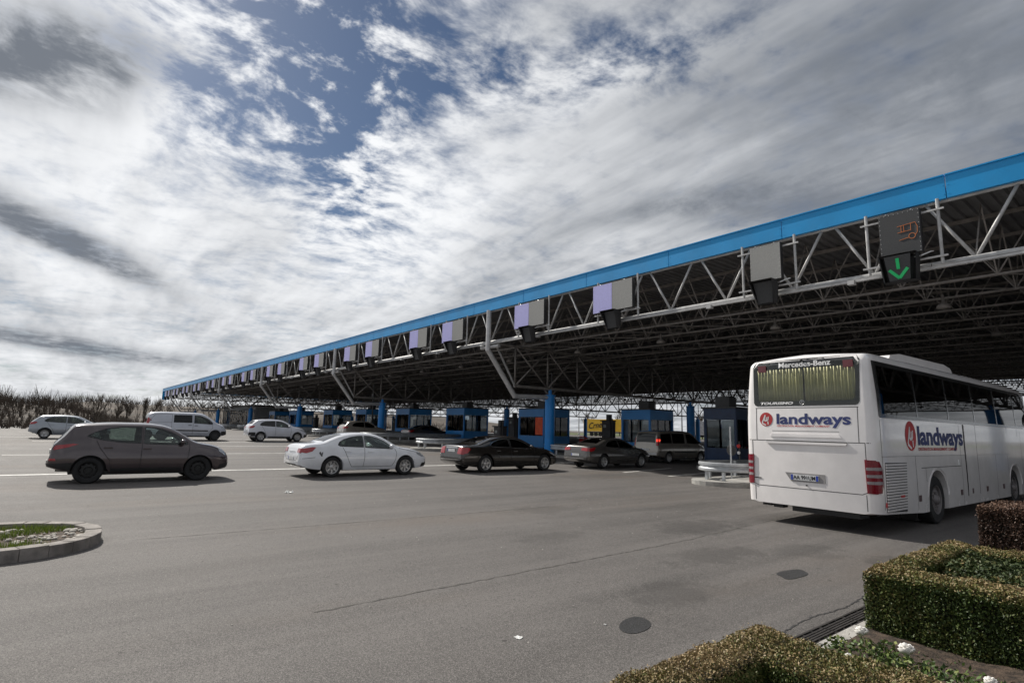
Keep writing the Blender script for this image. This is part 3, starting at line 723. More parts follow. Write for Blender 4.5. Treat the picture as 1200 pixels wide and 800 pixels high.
# ------------------------------------------------------------------ beyond the canopy
M_yel = mat('yellow_curtain', (.75, .46, .03), .6, 0, .06, 1.)
th = thing('semi_trailer', 'yellow semi trailer with black script parked beyond the canopy', 'trailer', (-88, 104.5, gz(-88)), rad(5))
MB().box(-11, 11, -1.25, 1.25, 1.15, 4.1).build('cargo_box', M_yel, th, bevel=.04); MB().box(-10.9, 10.9, -1.2, 1.2, .85, 1.13).build('chassis', M_blk, th)
for xx in (-8.6, -7.3, -6., 7.5):
    MB().lathe([(.1, -1.1), (.5, -1.1), (.52, -.9), (.5, -.75), (.1, -.75)], (xx, -.1, .52), 'Y', 16).build('wheel', M_blk, th)
me = text_mesh('Crnevillan', 2.0, .03, .35); o = link('lettering', me, M_blk, th, (-9.5, -1.262, 1.75)); o.rotation_euler = (rad(90), rad(-6), 0)
th = thing('truck', 'blue and white lorry far beyond the canopy beside the narrow booth', 'truck', (-63.5, 99.5, gz(-63)), rad(20))
MB().box(-2.6, 2.6, -1.25, 1.25, 1.0, 3.7).build('cargo_box', mat('lorry_white', (.6, .6, .62), .6), th, bevel=.04)
MB().prism([(2.75, .6), (4.6, .6), (4.65, 1.7), (4.3, 3.1), (2.75, 3.2)], -1.2, 1.2, 'Y').build('cab', mat('lorry_blue', (.02, .05, .35), .4), th, bevel=.06)
MB().prism([(4.55, 1.9), (4.66, 1.9), (4.4, 2.9), (4.28, 2.9)], -1.1, 1.1, 'Y').build('windscreen', M_blk, th)
for xx in (-1.7, 3.6):
    for yy in (-1.05, .8): MB().lathe([(.1, 0), (.48, 0), (.5, .12), (.48, .25), (.1, .25)], (xx, yy, .5), 'Y', 16).build('wheel', M_blk, th)
MB().box(-2.6, 4.4, -.5, .5, .6, .98).build('chassis', M_blk, th)
th = thing('warehouse', 'low grey warehouse with pale roof far behind the coach', 'building', (-84, 158, gz(-84)), rad(35))
MB().box(-14, 14, -6, 6, 0, 3.2).build('wall', mat('warehouse_wall', (.25, .26, .28), .7), th); MB().prism([(-14.4, 3.2), (14.4, 3.2), (12, 4.4), (-12, 4.4)], -6.4, 6.4, 'Y').build('roof', mat('warehouse_roof', (.32, .34, .36), .6), th)
for i in range(7): MB().box(-12+i*3.6, -10+i*3.6, -6.05, -5.98, 1.2, 2.4).build('window', M_blk, th)
M_verge = mat('grass_verge', (.09, .11, .03), .95, 0, .4, .4, .6, 8.)
for i, a in enumerate([(-300, -20, 112, 300), (40, 300, 60, 300)]):
    q = MB(); xs_ = [x for x in np.linspace(a[0], a[1], 20)]; q.v = [(x, y, gz(x)+.05) for y in (a[2], a[3]) for x in xs_]; q.f = [(i_, i_+1, 20+i_+1, 20+i_) for i_ in range(19)]
    o = q.build('verge', M_verge); o['kind'] = 'structure'
for x, y, h, lb in [(-55.2, 95.5, 13, 'tall lamp post beyond the canopy above the dark blue booth'), (-66, 96, 11, 'tall lamp post right of the yellow trailer'), (-99, 95, 10, 'lamp post by the left end of the yellow trailer'), (-108, 110, 10, 'thin lamp post beyond the canopy near the orange poster booth')]:
    th = thing('lamp_post', lb, 'lamp post', (x, y, gz(x)), 0, 'lamp posts beyond the canopy')
    MB().bar((0, 0, 0), (0, 0, h), .16, 8, .08).build('shaft', M_galv, th, smooth=True); MB().lathe([(.22, 0), (.22, .5), (.15, .55)], n=10).build('base', M_galv, th)
    MB().bar((0, 0, h), (1.4, 0, h+.2), .05, 6).build('arm', M_galv, th); MB().ell((1.7, 0, h+.18), .45, .16, .09, 8, 5).build('lamp_head', M_dgrey, th)
# ------------------------------------------------------------------ vehicles
M_tyre = mat('tyre_rubber', (.02, .02, .021), .85, 0, .2, 8.)
M_alloy = mat('alloy_rim', (.5, .5, .5), .35, .7, .08, 6., grime=.3)
M_steelrim = mat('black_steel_rim', (.018, .018, .018), .5, .2)
M_trim = mat('black_trim', (.018, .018, .019), .55)
M_int = mat('cabin_lining', (.03, .03, .031), .85)
M_seat = mat('seat_cloth', (.045, .045, .047), .9)
M_tail = mat('red_lens', (.36, .01, .015), .15, 0, .1, 30., coat=1.)
M_headl = mat('headlamp_lens', (.5, .52, .54), .08, .3, .15, 25., coat=1.)
M_chrome = mat('chrome', (.65, .65, .66), .15, .9)
M_plate = mat('number_plate', (.72, .73, .74), .4)
M_seamc = mat('panel_gap', (.012, .012, .012), .9)
G_clear = glass('car_glass_clear', (.86, .92, .9)); G_dark = glass('car_glass_dark', (.22, .24, .24)); G_mid = glass('car_glass_mid', (.6, .66, .64))
def eval_bool(base, cutters, mats):
    o = bpy.data.objects.new('tmp', base); COL.objects.link(o); tmp = [o]
    for c in cutters:
        q = bpy.data.objects.new('tmpc', c); COL.objects.link(q); tmp.append(q)
        md = o.modifiers.new('b', 'BOOLEAN'); md.operation = 'DIFFERENCE'; md.object = q; md.solver = 'EXACT'; md.material_mode = 'TRANSFER'
    dg = bpy.context.evaluated_depsgraph_get(); dg.update(); me = bpy.data.meshes.new_from_object(o.evaluated_get(dg))
    for q in tmp: bpy.data.objects.remove(q)
    return me
def loft(secs, closed_ends=True):
    """sections of equal length (half outline, y>=0, bottom to top centre) mirrored to a closed hull"""
    m = MB(); k = len(secs[0][1]); ring = 2*k-2
    for x, s_ in secs:
        full = list(s_)+[(-y, z) for y, z in reversed(s_[1:-1])]     # starts at bottom centre, ends next to it
        m.v += [(x, y, z) for y, z in full]
    n = len(secs)
    for i in range(n-1):
        for j in range(ring): a = i*ring+j; b_ = i*ring+(j+1) % ring; m.f.append((a, b_, b_+ring, a+ring))
    for base, flip in ((0, False), ((n-1)*ring, True)):          # end caps as level strips, so they stay smooth when bent
        for j in range(k-1):
            f = tuple(dict.fromkeys((base+j, base+j+1, base+(ring-j-1) % ring, base+(ring-j) % ring)))
            if len(f) > 2: m.f.append(f[::-1] if flip else f)
    me = m.mesh('hull'); bm = bmesh.new(); bm.from_mesh(me); bmesh.ops.remove_doubles(bm, verts=bm.verts, dist=.0006); bmesh.ops.recalc_face_normals(bm, faces=bm.faces); bm.to_mesh(me); bm.free(); return me
AX = {'side-': (lambda p: Vector((p[0], -4, p[1])), Vector((0, 1, 0))), 'side+': (lambda p: Vector((p[0], 4, p[1])), Vector((0, -1, 0))), 'top': (lambda p: Vector((p[0], p[1], 6)), Vector((0, 0, -1))), 'rear': (lambda p: Vector((-4, p[0], p[1])), Vector((1, 0, 0))), 'front': (lambda p: Vector((20, p[0], p[1])), Vector((-1, 0, 0)))}
def hitp(bvh, p, ax, off, last=None):
    f, d_ = AX[ax]; h = bvh.ray_cast(f(p), d_)
    if h[0] is None: return None
    return h[0]-d_*off
def span(poly, a):
    r_ = []; n = len(poly)
    for i in range(n):
        p, q = poly[i], poly[(i+1) % n]
        if (p[0]-a)*(q[0]-a) <= 0 and p[0] != q[0]: k = (a-p[0])/(q[0]-p[0]); r_.append(p[1]+k*(q[1]-p[1]))
    return (min(r_), max(r_)) if r_ else None
def patch(bvh, poly, ax, off=.003, nx=14, nz=5, thick=.004):
    """panel draped on the hull: 2-D outline projected along an axis, with a little thickness"""
    a0, a1 = min(p[0] for p in poly), max(p[0] for p in poly); e = (a1-a0)*1e-3
    cols = sorted(set([a0+e+(a1-a0-2*e)*i/nx for i in range(nx+1)]+[min(max(p[0], a0+e), a1-e) for p in poly]))
    m = MB(); ok = []
    for a in cols:
        s_ = span(poly, a)
        if not s_: continue
        row = [hitp(bvh, (a, s_[0]+(s_[1]-s_[0])*j/nz), ax, off) for j in range(nz+1)]
        good = [h for h in row if h]
        if not good: continue
        ok.append([h or min(good, key=lambda g: 0) for h in row])
    for row in ok: m.v += [tuple(h) for h in row]
    k = nz+1
    for i in range(len(ok)-1):
        for j in range(nz): m.f.append((i*k+j, (i+1)*k+j, (i+1)*k+j+1, i*k+j+1))
    me = m.mesh('panel')
    bm = bmesh.new(); bm.from_mesh(me); bmesh.ops.remove_doubles(bm, verts=bm.verts, dist=1e-5)
    d_ = AX[ax][1]
    bm.normal_update()
    if sum((f.normal.dot(d_) for f in bm.faces)) > 0: bmesh.ops.reverse_faces(bm, faces=bm.faces)
    if thick:
        g = bmesh.ops.extrude_face_region(bm, geom=list(bm.faces)); vs = [e for e in g['geom'] if isinstance(e, bmesh.types.BMVert)]
        bmesh.ops.translate(bm, verts=vs, vec=d_*-thick)
        bmesh.ops.recalc_face_normals(bm, faces=bm.faces)
    bm.to_mesh(me); bm.free(); me.shade_smooth(); me.set_sharp_from_angle(angle=rad(50)); return me
def ribbon(bvh, pts, ax, wd=.008, off=.0015, stp=.05):
    P_ = []
    for a, b_ in zip(pts[:-1], pts[1:]):
        n = max(1, int((Vector(b_)-Vector(a)).length/stp)); P_ += [(a[0]+(b_[0]-a[0])*i/n, a[1]+(b_[1]-a[1])*i/n) for i in range(n)]
    P_.append(pts[-1]); m = MB(); prev = False
    for i, p in enumerate(P_):
        d_ = Vector(P_[min(i+1, len(P_)-1)])-Vector(P_[max(i-1, 0)]); d_ = d_.normalized() if d_.length else Vector((1, 0)); nr = Vector((-d_.y, d_.x))*wd/2
        h = [hitp(bvh, (p[0]+s_*nr.x, p[1]+s_*nr.y), ax, off) for s_ in (1, -1)]
        if None in h: prev = False; continue
        n = len(m.v); m.v += [tuple(q) for q in h]
        if prev: m.f.append((n-2, n-1, n+1, n))
        prev = True
    return m.mesh('seam')
def wheel_meshes(R, wd, style, rr):
    ty = MB().lathe([(rr-.012, .012), (rr+.012, 0), (R-.035, .0), (R-.01, .022), (R, .05), (R, wd-.05), (R-.01, wd-.022), (R-.035, wd), (rr+.012, wd), (rr-.012, wd-.012), (rr-.03, wd*.5), (rr-.012, .012)], (0, -wd/2, 0), 'Y', 32).mesh('wheel')
    rm = MB(); y0 = -wd/2
    if style == 'steel':
        rm.lathe([(rr, y0+.0), (rr-.018, y0+.01), (rr-.03, y0+.05), (rr*.78, y0+.06), (rr*.7, y0+.035), (rr*.45, y0+.03), (rr*.38, y0+.055), (.06, y0+.055), (.055, y0+.03), (0, y0+.03)], n=28, axis='Y')
        for i in range(10):
            a = 2*math.pi*i/10; rm.ell((rr*.73*math.cos(a), y0+.047, rr*.73*math.sin(a)), .035, .012, .035, 6, 4)
    else:
        n = {'alloy5': 5, 'alloy7': 7, 'alloy10': 10}[style]
        rm.lathe([(rr, y0+.002), (rr-.02, y0+.006), (rr-.035, y0+.03), (rr-.04, wd/2-.02), (rr-.05, wd/2-.02), (rr-.05, y0+.1), (.0, y0+.1)], n=32, axis='Y')
        rm.lathe([(.075, y0+.09), (.075, y0+.03), (.055, y0+.022), (0, y0+.022)], n=16, axis='Y')
        for i in range(n):
            a = 2*math.pi*(i+.25)/n
            for da in ((-.09, .09) if n == 5 else (0,)):
                p = (.05*math.cos(a+da*2), y0+.04, .05*math.sin(a+da*2)); q = ((rr-.015)*math.cos(a+da), y0+.022, (rr-.015)*math.sin(a+da)); w0 = .05 if n < 8 else .032
                d_ = Vector(q)-Vector(p); nr = Vector((-d_.z, 0, d_.x)).normalized()*w0/2
                v = []
                for e, s_ in ((Vector(p), 1.1), (Vector(q), .85)):
                    for dn, dy in ((-1, 0), (1, 0), (1, .025), (-1, .025)): v.append(e+nr*(dn*s_)+Vector((0, dy, 0)))
                rm.add(v, [(0, 1, 2, 3), (7, 6, 5, 4), (0, 4, 5, 1), (1, 5, 6, 2), (2, 6, 7, 3), (3, 7, 4, 0)])
    me = rm.mesh('rim')
    for q in (ty, me):
        bm = bmesh.new(); bm.from_mesh(q); bmesh.ops.remove_doubles(bm, verts=bm.verts, dist=1e-5); bmesh.ops.recalc_face_normals(bm, faces=bm.faces); bm.to_mesh(q); bm.free(); q.shade_smooth(); q.set_sharp_from_angle(angle=rad(35))
    return ty, me
def car(name, label, cat, sp, X, Yrear, body_m, group, gl=G_clear, glr=None, rim='alloy5', rim_m=None, rz=90., detail=2, driver=False):
    """X: lane centre, Yrear: rear axle; heading +Y"""
    L_, W, R = sp['L'], sp['W'], sp['R']; xr, xf = sp['ax']; Ra = R+sp.get('gap', .045)
    top = pchip(*zip(*sp['top'])); belt0 = pchip(*zip(*sp['belt'])); bot = pchip(*zip(*sp['bot']))
    Hr = max(z for _, z in sp['top']); rw = sp.get('roofw', .74); er, ef = sp.get('plan', ((0, .80), (.04, .875), (.12, .93), (.3, .97), (.9, 1.)), ), sp.get('planf', ((0, .62), (.04, .74), (.12, .84), (.3, .925), (.9, 1.)))
    pr, pf = pchip(*zip(*er)), pchip(*zip(*ef))
    def width(x): return W*min(pr(x), pf(L_-x))
    def zbot(x):
        z = bot(x)
        for xw in (xr, xf):
            if abs(x-xw) < Ra: z = max(z, R+math.sqrt(Ra*Ra-(x-xw)**2))
        return z
    def prof(x, inset=0.):
        w_ = width(x); zt_ = top(x); be = min(belt0(x), zt_-.05); zb_ = min(zbot(x), be-.03)
        g = max(0, (zt_-be-.06)/(Hr-belt0(L_*.5)-.06)); wr = w_*(.93-(.93-rw)*min(1, g)**.8)
        zm = .36*Hr+.05; out = []
        def yy(z):
            if z < zm: return w_*(1-.11*((zm-z)/(zm-.2))**2)
            return w_*(1-.07*((z-zm)/max(.1, be-zm))**1.6)
        return w_, zt_, be, zb_, wr, yy
    def section(x):
        w_, zt_, be, zb_, wr, yy = prof(x)
        s_ = [(0, zb_+.0), (yy(zb_)*.93, zb_)]
        for i in range(9): z = zb_+(be-zb_)*(i+.25)/9; s_.append((yy(z), z))
        yb = yy(be); s_.append((yb, be))
        ze = zt_-min(.11, (zt_-be)*.55)
        for i in range(1, 6): k = i/5; s_.append((yb+(wr-yb)*k+.012*math.sin(math.pi*k), be+(ze-be)*k))
        for i in range(1, 8): a = math.pi/2*i/7; s_.append((wr*max(0, math.cos(a))**.62, ze+(zt_-ze)*math.sin(a)**.8))
        s_[-1] = (0, zt_); return s_
    xs = set(np.linspace(0, L_, 46).tolist()+[0, .015, .04, .07, .1, .14, L_-.015, L_-.04, L_-.07, L_-.1, L_-.15]+[p[0] for p in sp['top']])
    for xw in (xr, xf):
        for q in (1.002, .995, .97, .92, .84, .72, .55, .35, .15, 0): xs |= {xw+q*Ra, xw-q*Ra}
    xs = sorted(x for x in xs if 0 <= x <= L_); xx = [xs[0]]
    for x in xs[1:]:
        if x-xx[-1] > .004: xx.append(x)
    hull = loft([(x, section(x)) for x in xx])
    bm = bmesh.new(); bm.from_mesh(hull); bvh = BVHTree.FromBMesh(bm); bm.free()
    hull.materials.append(body_m)
    # hollow cabin and window openings
    c0, c1 = sp['cab']; cs = []
    for x in np.linspace(c0, c1, 26):
        w_, zt_, be, zb_, wr, yy = prof(x); lo = sp.get('floor', .55); hi = max(zt_-.07, lo+.1); bb = min(be, hi-.03)
        yb = yy(be)-.09; ze = max(hi-.1, bb+.01)
        cs.append((x, [(0, lo), (yb, lo), (yb, (lo+bb)/2), (yb, bb), (wr-.05, ze), ((wr-.05)*.8, hi), (0, hi)]))
    cav = loft(cs); cav.materials.append(M_int); cut = [cav]
    wins = []
    for side in ('side-', 'side+'):
        s_ = -1 if side == 'side-' else 1
        for wpoly, gm, opn in sp['win']:
            wins.append((wpoly, side, {'c': gl, 'r': glr or gl, 'd': G_dark}[gm]))
            if opn:
                cx = sum(p[0] for p in wpoly)/len(wpoly); cz = sum(p[1] for p in wpoly)/len(wpoly)
                sh = [(cx+(p[0]-cx)*.965, cz+(p[1]-cz)*.94) for p in wpoly]
                me = MB().prism(sh, s_*.35, s_*1.3, 'Y').mesh('cut'); bm = bmesh.new(); bm.from_mesh(me); bmesh.ops.recalc_face_normals(bm, faces=bm.faces); bm.to_mesh(me); bm.free(); me.materials.append(M_int); cut.append(me)
    for key, gm in (('wind', gl), ('rearg', glr or gl)):
        if key in sp:
            a, b_, h0, h1 = sp[key]; poly = [(a, -h0), (b_, -h1), (b_, h1), (a, h0)]; wins.append((poly, 'top', gm))
            me = MB().prism([(a+(b_-a)*.03+(0), -h0*.97), (b_-(b_-a)*.03, -h1*.97), (b_-(b_-a)*.03, h1*.97), (a+(b_-a)*.03, h0*.97)], .75 if key == 'wind' else .8, 2.6).mesh('cut'); bm = bmesh.new(); bm.from_mesh(me); bmesh.ops.recalc_face_normals(bm, faces=bm.faces); bm.to_mesh(me); bm.free(); me.materials.append(M_int); cut.append(me)
    me = eval_bool(hull, cut, None)
    g0 = gz(X); th = thing(name, label, cat, (X, Yrear-xr+L_/2, g0), rad(rz), group)
    def put(nm, me, m, par=th, sm=True):
        for q in me.vertices: q.co.x -= L_/2
        return link(nm, me, m, par, smooth=40 if sm else False)
    for q in me.vertices: q.co.x -= L_/2
    body = link('body', me, None, th, smooth=28)
    for poly, ax, gm in wins: put('windscreen' if poly is wins[-2][0] and ax == 'top' and 'wind' in sp else 'window', patch(bvh, poly, ax, .002, 16, 6, .003), gm)
    if detail:
        for poly, ax, gm in wins:
            if ax != 'top': put('window_seal', ribbon(bvh, list(poly)+[poly[0]], ax, .028, .004), sp.get('seal', M_trim), body)
        for side in ('side-', 'side+'):
            for ln in sp.get('seams', []): put('panel_gap', ribbon(bvh, ln, side, .013, .0015), M_seamc, body)
            s_ = -1 if side == 'side-' else 1
            for hx, hz_ in sp.get('handles', []):
                h = hitp(bvh, (hx, hz_), side, .0)
                if h: put('door_handle', MB().box(hx-.1, hx+.1, min(h.y, h.y+s_*.035), max(h.y, h.y+s_*.035), hz_-.016, hz_+.016).mesh('h'), sp.get('handle_m', body_m))
            for poly, m, nm in sp.get('sidep', []): put(nm, patch(bvh, poly, side, .004, 14, 4, .006), m)
            mx_, mz_ = sp['mirror']; h = hitp(bvh, (mx_, mz_-.03), side, 0)
            if h: put('mirror', MB().ell((mx_, h.y+s_*.13, mz_+.03), .075, .11, .075, 10, 7).bar((mx_, h.y, mz_-.03), (mx_, h.y+s_*.08, mz_), .025, 6).mesh('m'), sp.get('mirror_m', body_m))
        for poly, m, nm in sp.get('rearp', []): put(nm, patch(bvh, poly, 'rear', .006, 10, 4, .01), m)
        for poly, m, nm in sp.get('frontp', []): put(nm, patch(bvh, poly, 'front', .006, 10, 4, .01), m)
        for ln in sp.get('rseams', []): put('panel_gap', ribbon(bvh, ln, 'rear', .012, .0015), M_seamc, body)
        for poly, m, nm in sp.get('topp', []): put(nm, patch(bvh, poly, 'top', .004, 12, 5, .006), m)
    # cabin furniture
    it = MB(); fl = sp.get('floor', .55); sxs = [(sp['seat'][0], (-.38, .38)), (sp['seat'][1], (-.36, .36))]
    for bx_, ysd in sxs:
        for yv in ysd:
            it.box(bx_-.1, bx_+.42, yv-.23, yv+.23, fl, fl+.22); it.prism([(bx_-.2, fl+.1), (bx_-.02, fl+.1), (bx_-.12, fl+.72), (bx_-.26, fl+.70)], yv-.22, yv+.22, 'Y'); it.ell((bx_-.22, yv, fl+.80), .06, .13, .09, 8, 5)
    it.box(sp['seat'][0]+.75, sp['seat'][0]+1.05, -.6, .6, fl, fl+.35)
    st = [(sp['seat'][0]+.62+.06*math.sin(a), .38+.17*math.cos(a), fl+.36+.17*math.sin(a)) for a in np.linspace(0, 2*math.pi, 15)]; it.tube(st, .016, 5)
    put('cabin_seats', it.mesh('s'), M_seat, th, False)
    # wheels
    wd = sp.get('tw', .215); ty, rm = wheel_meshes(R, wd, rim, sp.get('rr', R*.66)); ty.materials.append(M_tyre); rm.materials.append(rim_m or M_alloy)
    for xw in (xr, xf):
        for s_ in (-1, 1):
            w_ = link('wheel', ty, None, th, (xw-L_/2, s_*(W-.035-wd/2), R)); link('rim', rm, None, w_)
            if s_ > 0: w_.rotation_euler.z = math.pi
    # underside and exhaust
    put('underbody', MB().box(.75, L_-.6, -W*.8, W*.8, .22, .32).bar((.2, -.4, .34), (.9, -.4, .3), .028, 8).mesh('u'), M_blk, th, False)
    for xw in (xr, xf): put('wheel_well', MB().box(xw-Ra-.03, xw+Ra+.03, -W+.3, W-.3, .24, R+Ra+.03).mesh('u'), M_blk, th, False)
    if sp.get('plate'):
        y_, z_ = sp['plate']; h = hitp(bvh, (y_, z_), 'rear', 0)
        pl = put('number_plate', MB().box(h.x-.02, h.x-.004, -.26, .26, z_-.055, z_+.055).mesh('p'), M_plate, th, False)
        put('plate_band', MB().box(h.x-.022, h.x-.0195, .21, .255, z_-.05, z_+.05).mesh('p'), mat('plate_blue', (.02, .06, .4), .5), pl, False)
    if sp.get('antenna'):
        ax_, az_ = sp['antenna']; put('antenna', MB().bar((ax_, 0, az_), (ax_-.1, 0, az_+.14), .012, 5).mesh('a'), M_trim, th)
    return th, bvh

SUV = dict(L=4.41, W=.912, R=.352, ax=(.9, 3.54), cab=(.42, 3.42), floor=.6, roofw=.72, seat=(2.35, 1.4), tw=.22,
    top=[(0, .60), (.03, .74), (.05, .86), (.07, .98), (.1, 1.07), (.16, 1.14), (.34, 1.38), (.46, 1.55), (.52, 1.585), (.9, 1.625), (1.5, 1.655), (2.0, 1.655), (2.5, 1.615), (2.8, 1.53), (3.1, 1.37), (3.42, 1.16), (3.52, 1.12), (3.9, 1.05), (4.15, .97), (4.28, .86), (4.36, .72), (4.41, .5)],
    belt=[(0, .9), (.3, 1.1), (.9, 1.14), (1.5, 1.08), (2.6, 1.02), (3.4, .99), (3.9, .9), (4.41, .6)], bot=[(0, .46), (.3, .36), (.6, .3), (1.3, .27), (3.1, .27), (3.95, .28), (4.3, .34), (4.41, .42)],
    win=[([(.79, 1.27), (.95, 1.37), (1.2, 1.47), (1.55, 1.525), (2.03, 1.535), (2.03, 1.09), (1.6, 1.11), (1.15, 1.17)], 'r', 1), ([(2.11, 1.535), (2.45, 1.505), (2.72, 1.42), (2.97, 1.29), (3.2, 1.12), (3.2, 1.055), (2.7, 1.055), (2.11, 1.08)], 'c', 1)],
    wind=(2.78, 3.36, .56, .66), rearg=(.2, .42, .6, .52), mirror=(3.06, 1.1), antenna=(.95, 1.63),
    seams=[[(2.07, 1.53), (2.07, .9), (2.06, .36)], [(3.24, 1.12), (3.27, .95), (3.22, .5), (3.16, .36)], [(1.0, 1.16), (1.1, .95), (1.34, .62), (1.4, .36), (2.06, .355), (3.16, .36)], [(.5, .52), (.08, .5)], [(3.5, 1.08), (4.1, .92)]],
    handles=[(1.28, .96), (2.2, .93)], sidep=[([(.06, .92), (.14, 1.02), (.5, 1.07), (.62, 1.05), (.4, .97), (.12, .9)], M_tail, 'tail_light'), ([(.0, .36), (.0, .54), (.54, .57), (.56, .5), (.5, .36)], M_trim, 'bumper_skirt'), ([(1.38, .28), (1.38, .4), (3.1, .4), (3.1, .28)], M_trim, 'sill_skirt'), ([(4.06, .93), (4.24, .86), (4.36, .74), (4.3, .72), (4.1, .84)], M_headl, 'headlight'), ([(4.1, .32), (4.12, .45), (4.38, .52), (4.4, .4)], M_trim, 'bumper_skirt'), ([(.03, .62), (.03, .68), (.16, .68), (.18, .62)], M_tail, 'reflector')],
    rearp=[([(-.5, .4), (.5, .4), (.45, .6), (-.45, .6)], M_trim, 'bumper_skirt')], frontp=[([(-.5, .62), (.5, .62), (.55, .8), (-.55, .8)], M_trim, 'grille')], plate=(0, .83), rseams=[[(-.55, 1.08), (.55, 1.08)]])
def sedan(L_=4.83, W=.928, dz=0., xr=1.10, xf=3.84, R=.335, s=1.):
    q = lambda l: [(x*s, z+dz*(z > 1.0)*min(1, (z-1)*2.2)) for x, z in l]
    return dict(L=L_, W=W, R=R, ax=(xr, xf), cab=(.95*s, 3.5*s), floor=.5, roofw=.70, seat=(2.45*s, 1.6*s), tw=.22,
        top=q([(0, .56), (.02, .72), (.04, .86), (.08, .99), (.13, 1.06), (.3, 1.10), (.6, 1.135), (.75, 1.165), (1.05, 1.28), (1.4, 1.405), (1.75, 1.475), (2.2, 1.5), (2.6, 1.475), (2.9, 1.40), (3.2, 1.265), (3.55, 1.075), (3.66, 1.03), (4.1, .965), (4.45, .87), (4.65, .76), (4.76, .64)])+[(L_, .44)],
        belt=q([(0, .84), (.3, .99), (1.2, 1.0), (2.2, .95), (3.4, .9), (4.2, .8)])+[(L_, .55)], bot=[(0, .42), (.3, .3), (.7, .24), (1.5*s, .21), (3.4*s, .21), (4.2*s, .22), (L_-.2, .27), (L_, .34)],
        win=[(q([(1.28, 1.07), (1.34, 1.16), (1.5, 1.25), (1.75, 1.325), (2.0, 1.365), (2.2, 1.375), (2.2, 1.0), (1.9, 1.01), (1.5, 1.025), (1.34, 1.035)]), 'r', 1), (q([(2.27, 1.375), (2.5, 1.365), (2.75, 1.305), (3.0, 1.205), (3.3, 1.02), (3.34, .97), (3.3, .945), (2.7, .965), (2.27, .99)]), 'c', 1)],
        wind=(2.85*s, 3.5*s, .52, .66), rearg=(.84*s, 1.5*s, .58, .5), mirror=(3.22*s, 1.0),
        seams=[q([(2.235, 1.37), (2.235, .7), (2.2, .34)]), q([(3.4, .95), (3.47, .8), (3.42, .55), (3.3, .34)]), q([(1.42, 1.02), (1.52, .85), (1.68, .5), (1.78, .34), (2.2, .335), (3.3, .34)]), q([(.05, .62), (.5, .66)]), q([(3.6, .96), (4.3, .82)])],
        handles=q([(1.62, .86), (2.45, .84)]), sidep=[(q([(.06, .83), (.12, .95), (.42, 1.0), (.52, .985), (.4, .86), (.2, .8)]), M_tail, 'tail_light'), (q([(4.28, .83), (4.5, .79), (4.66, .66), (4.55, .64), (4.34, .74)]), M_headl, 'headlight'), (q([(4.5, .28), (4.55, .42), (4.78, .46), (4.8, .34)]), M_trim, 'bumper_vent')],
        rearp=[([(.5, .82), (.52, .95), (.8, .95), (.8, .8)], M_tail, 'tail_light'), ([(-.8, .8), (-.8, .95), (-.52, .95), (-.5, .82)], M_tail, 'tail_light'), ([(-.55, .36), (.55, .36), (.5, .44), (-.5, .44)], M_trim, 'diffuser')],
        frontp=[([(-.42, .5), (.42, .5), (.5, .7), (-.5, .7)], M_trim, 'grille')], plate=(0, .62), rseams=[[(-.72, .78), (-.5, .56), (.5, .56), (.72, .78)]])
INS = sedan(); INS['rearp'] += [([(-.3, .82), (.3, .82), (.3, .845), (-.3, .845)], M_chrome, 'chrome_strip')]
INS['sidep'].append(([(.42, .78), (.5, .86), (.56, .84), (.5, .78), (.62, .68), (.58, .67), (.46, .77)], mat('scuff', (.12, .115, .11), .8), 'scuff')) if False else None
SCL = sedan(5.2, .936, -.03, 1.13, 4.30, .348, 5.2/4.83); SCL['plate'] = (0, .86); SCL['rearp'] = [([(.46, .74), (.5, 1.0), (.82, .98), (.84, .72)], M_tail, 'tail_light'), ([(-.84, .72), (-.82, .98), (-.5, 1.0), (-.46, .74)], M_tail, 'tail_light'), ([(-.4, .96), (.4, .96), (.4, .985), (-.4, .985)], M_chrome, 'chrome_strip'), ([(-.85, .5), (.85, .5), (.85, .52), (-.85, .52)], M_chrome, 'chrome_strip')]
SCL['sidep'][0] = ([(.06, .74), (.08, .97), (.3, .99), (.38, .93), (.22, .76)], M_tail, 'tail_light'); SCL['seal'] = M_chrome
PAS = sedan(4.77, .916, -.03, 1.06, 3.85, .335, 4.77/4.83); PAS['plate'] = (0, .64); PAS['rearp'] = [([(.36, .84), (.38, .97), (.8, .97), (.8, .82)], M_tail, 'tail_light'), ([(-.8, .82), (-.8, .97), (-.38, .97), (-.36, .84)], M_tail, 'tail_light'), ([(-.8, .46), (.8, .46), (.8, .48), (-.8, .48)], M_chrome, 'chrome_strip')]
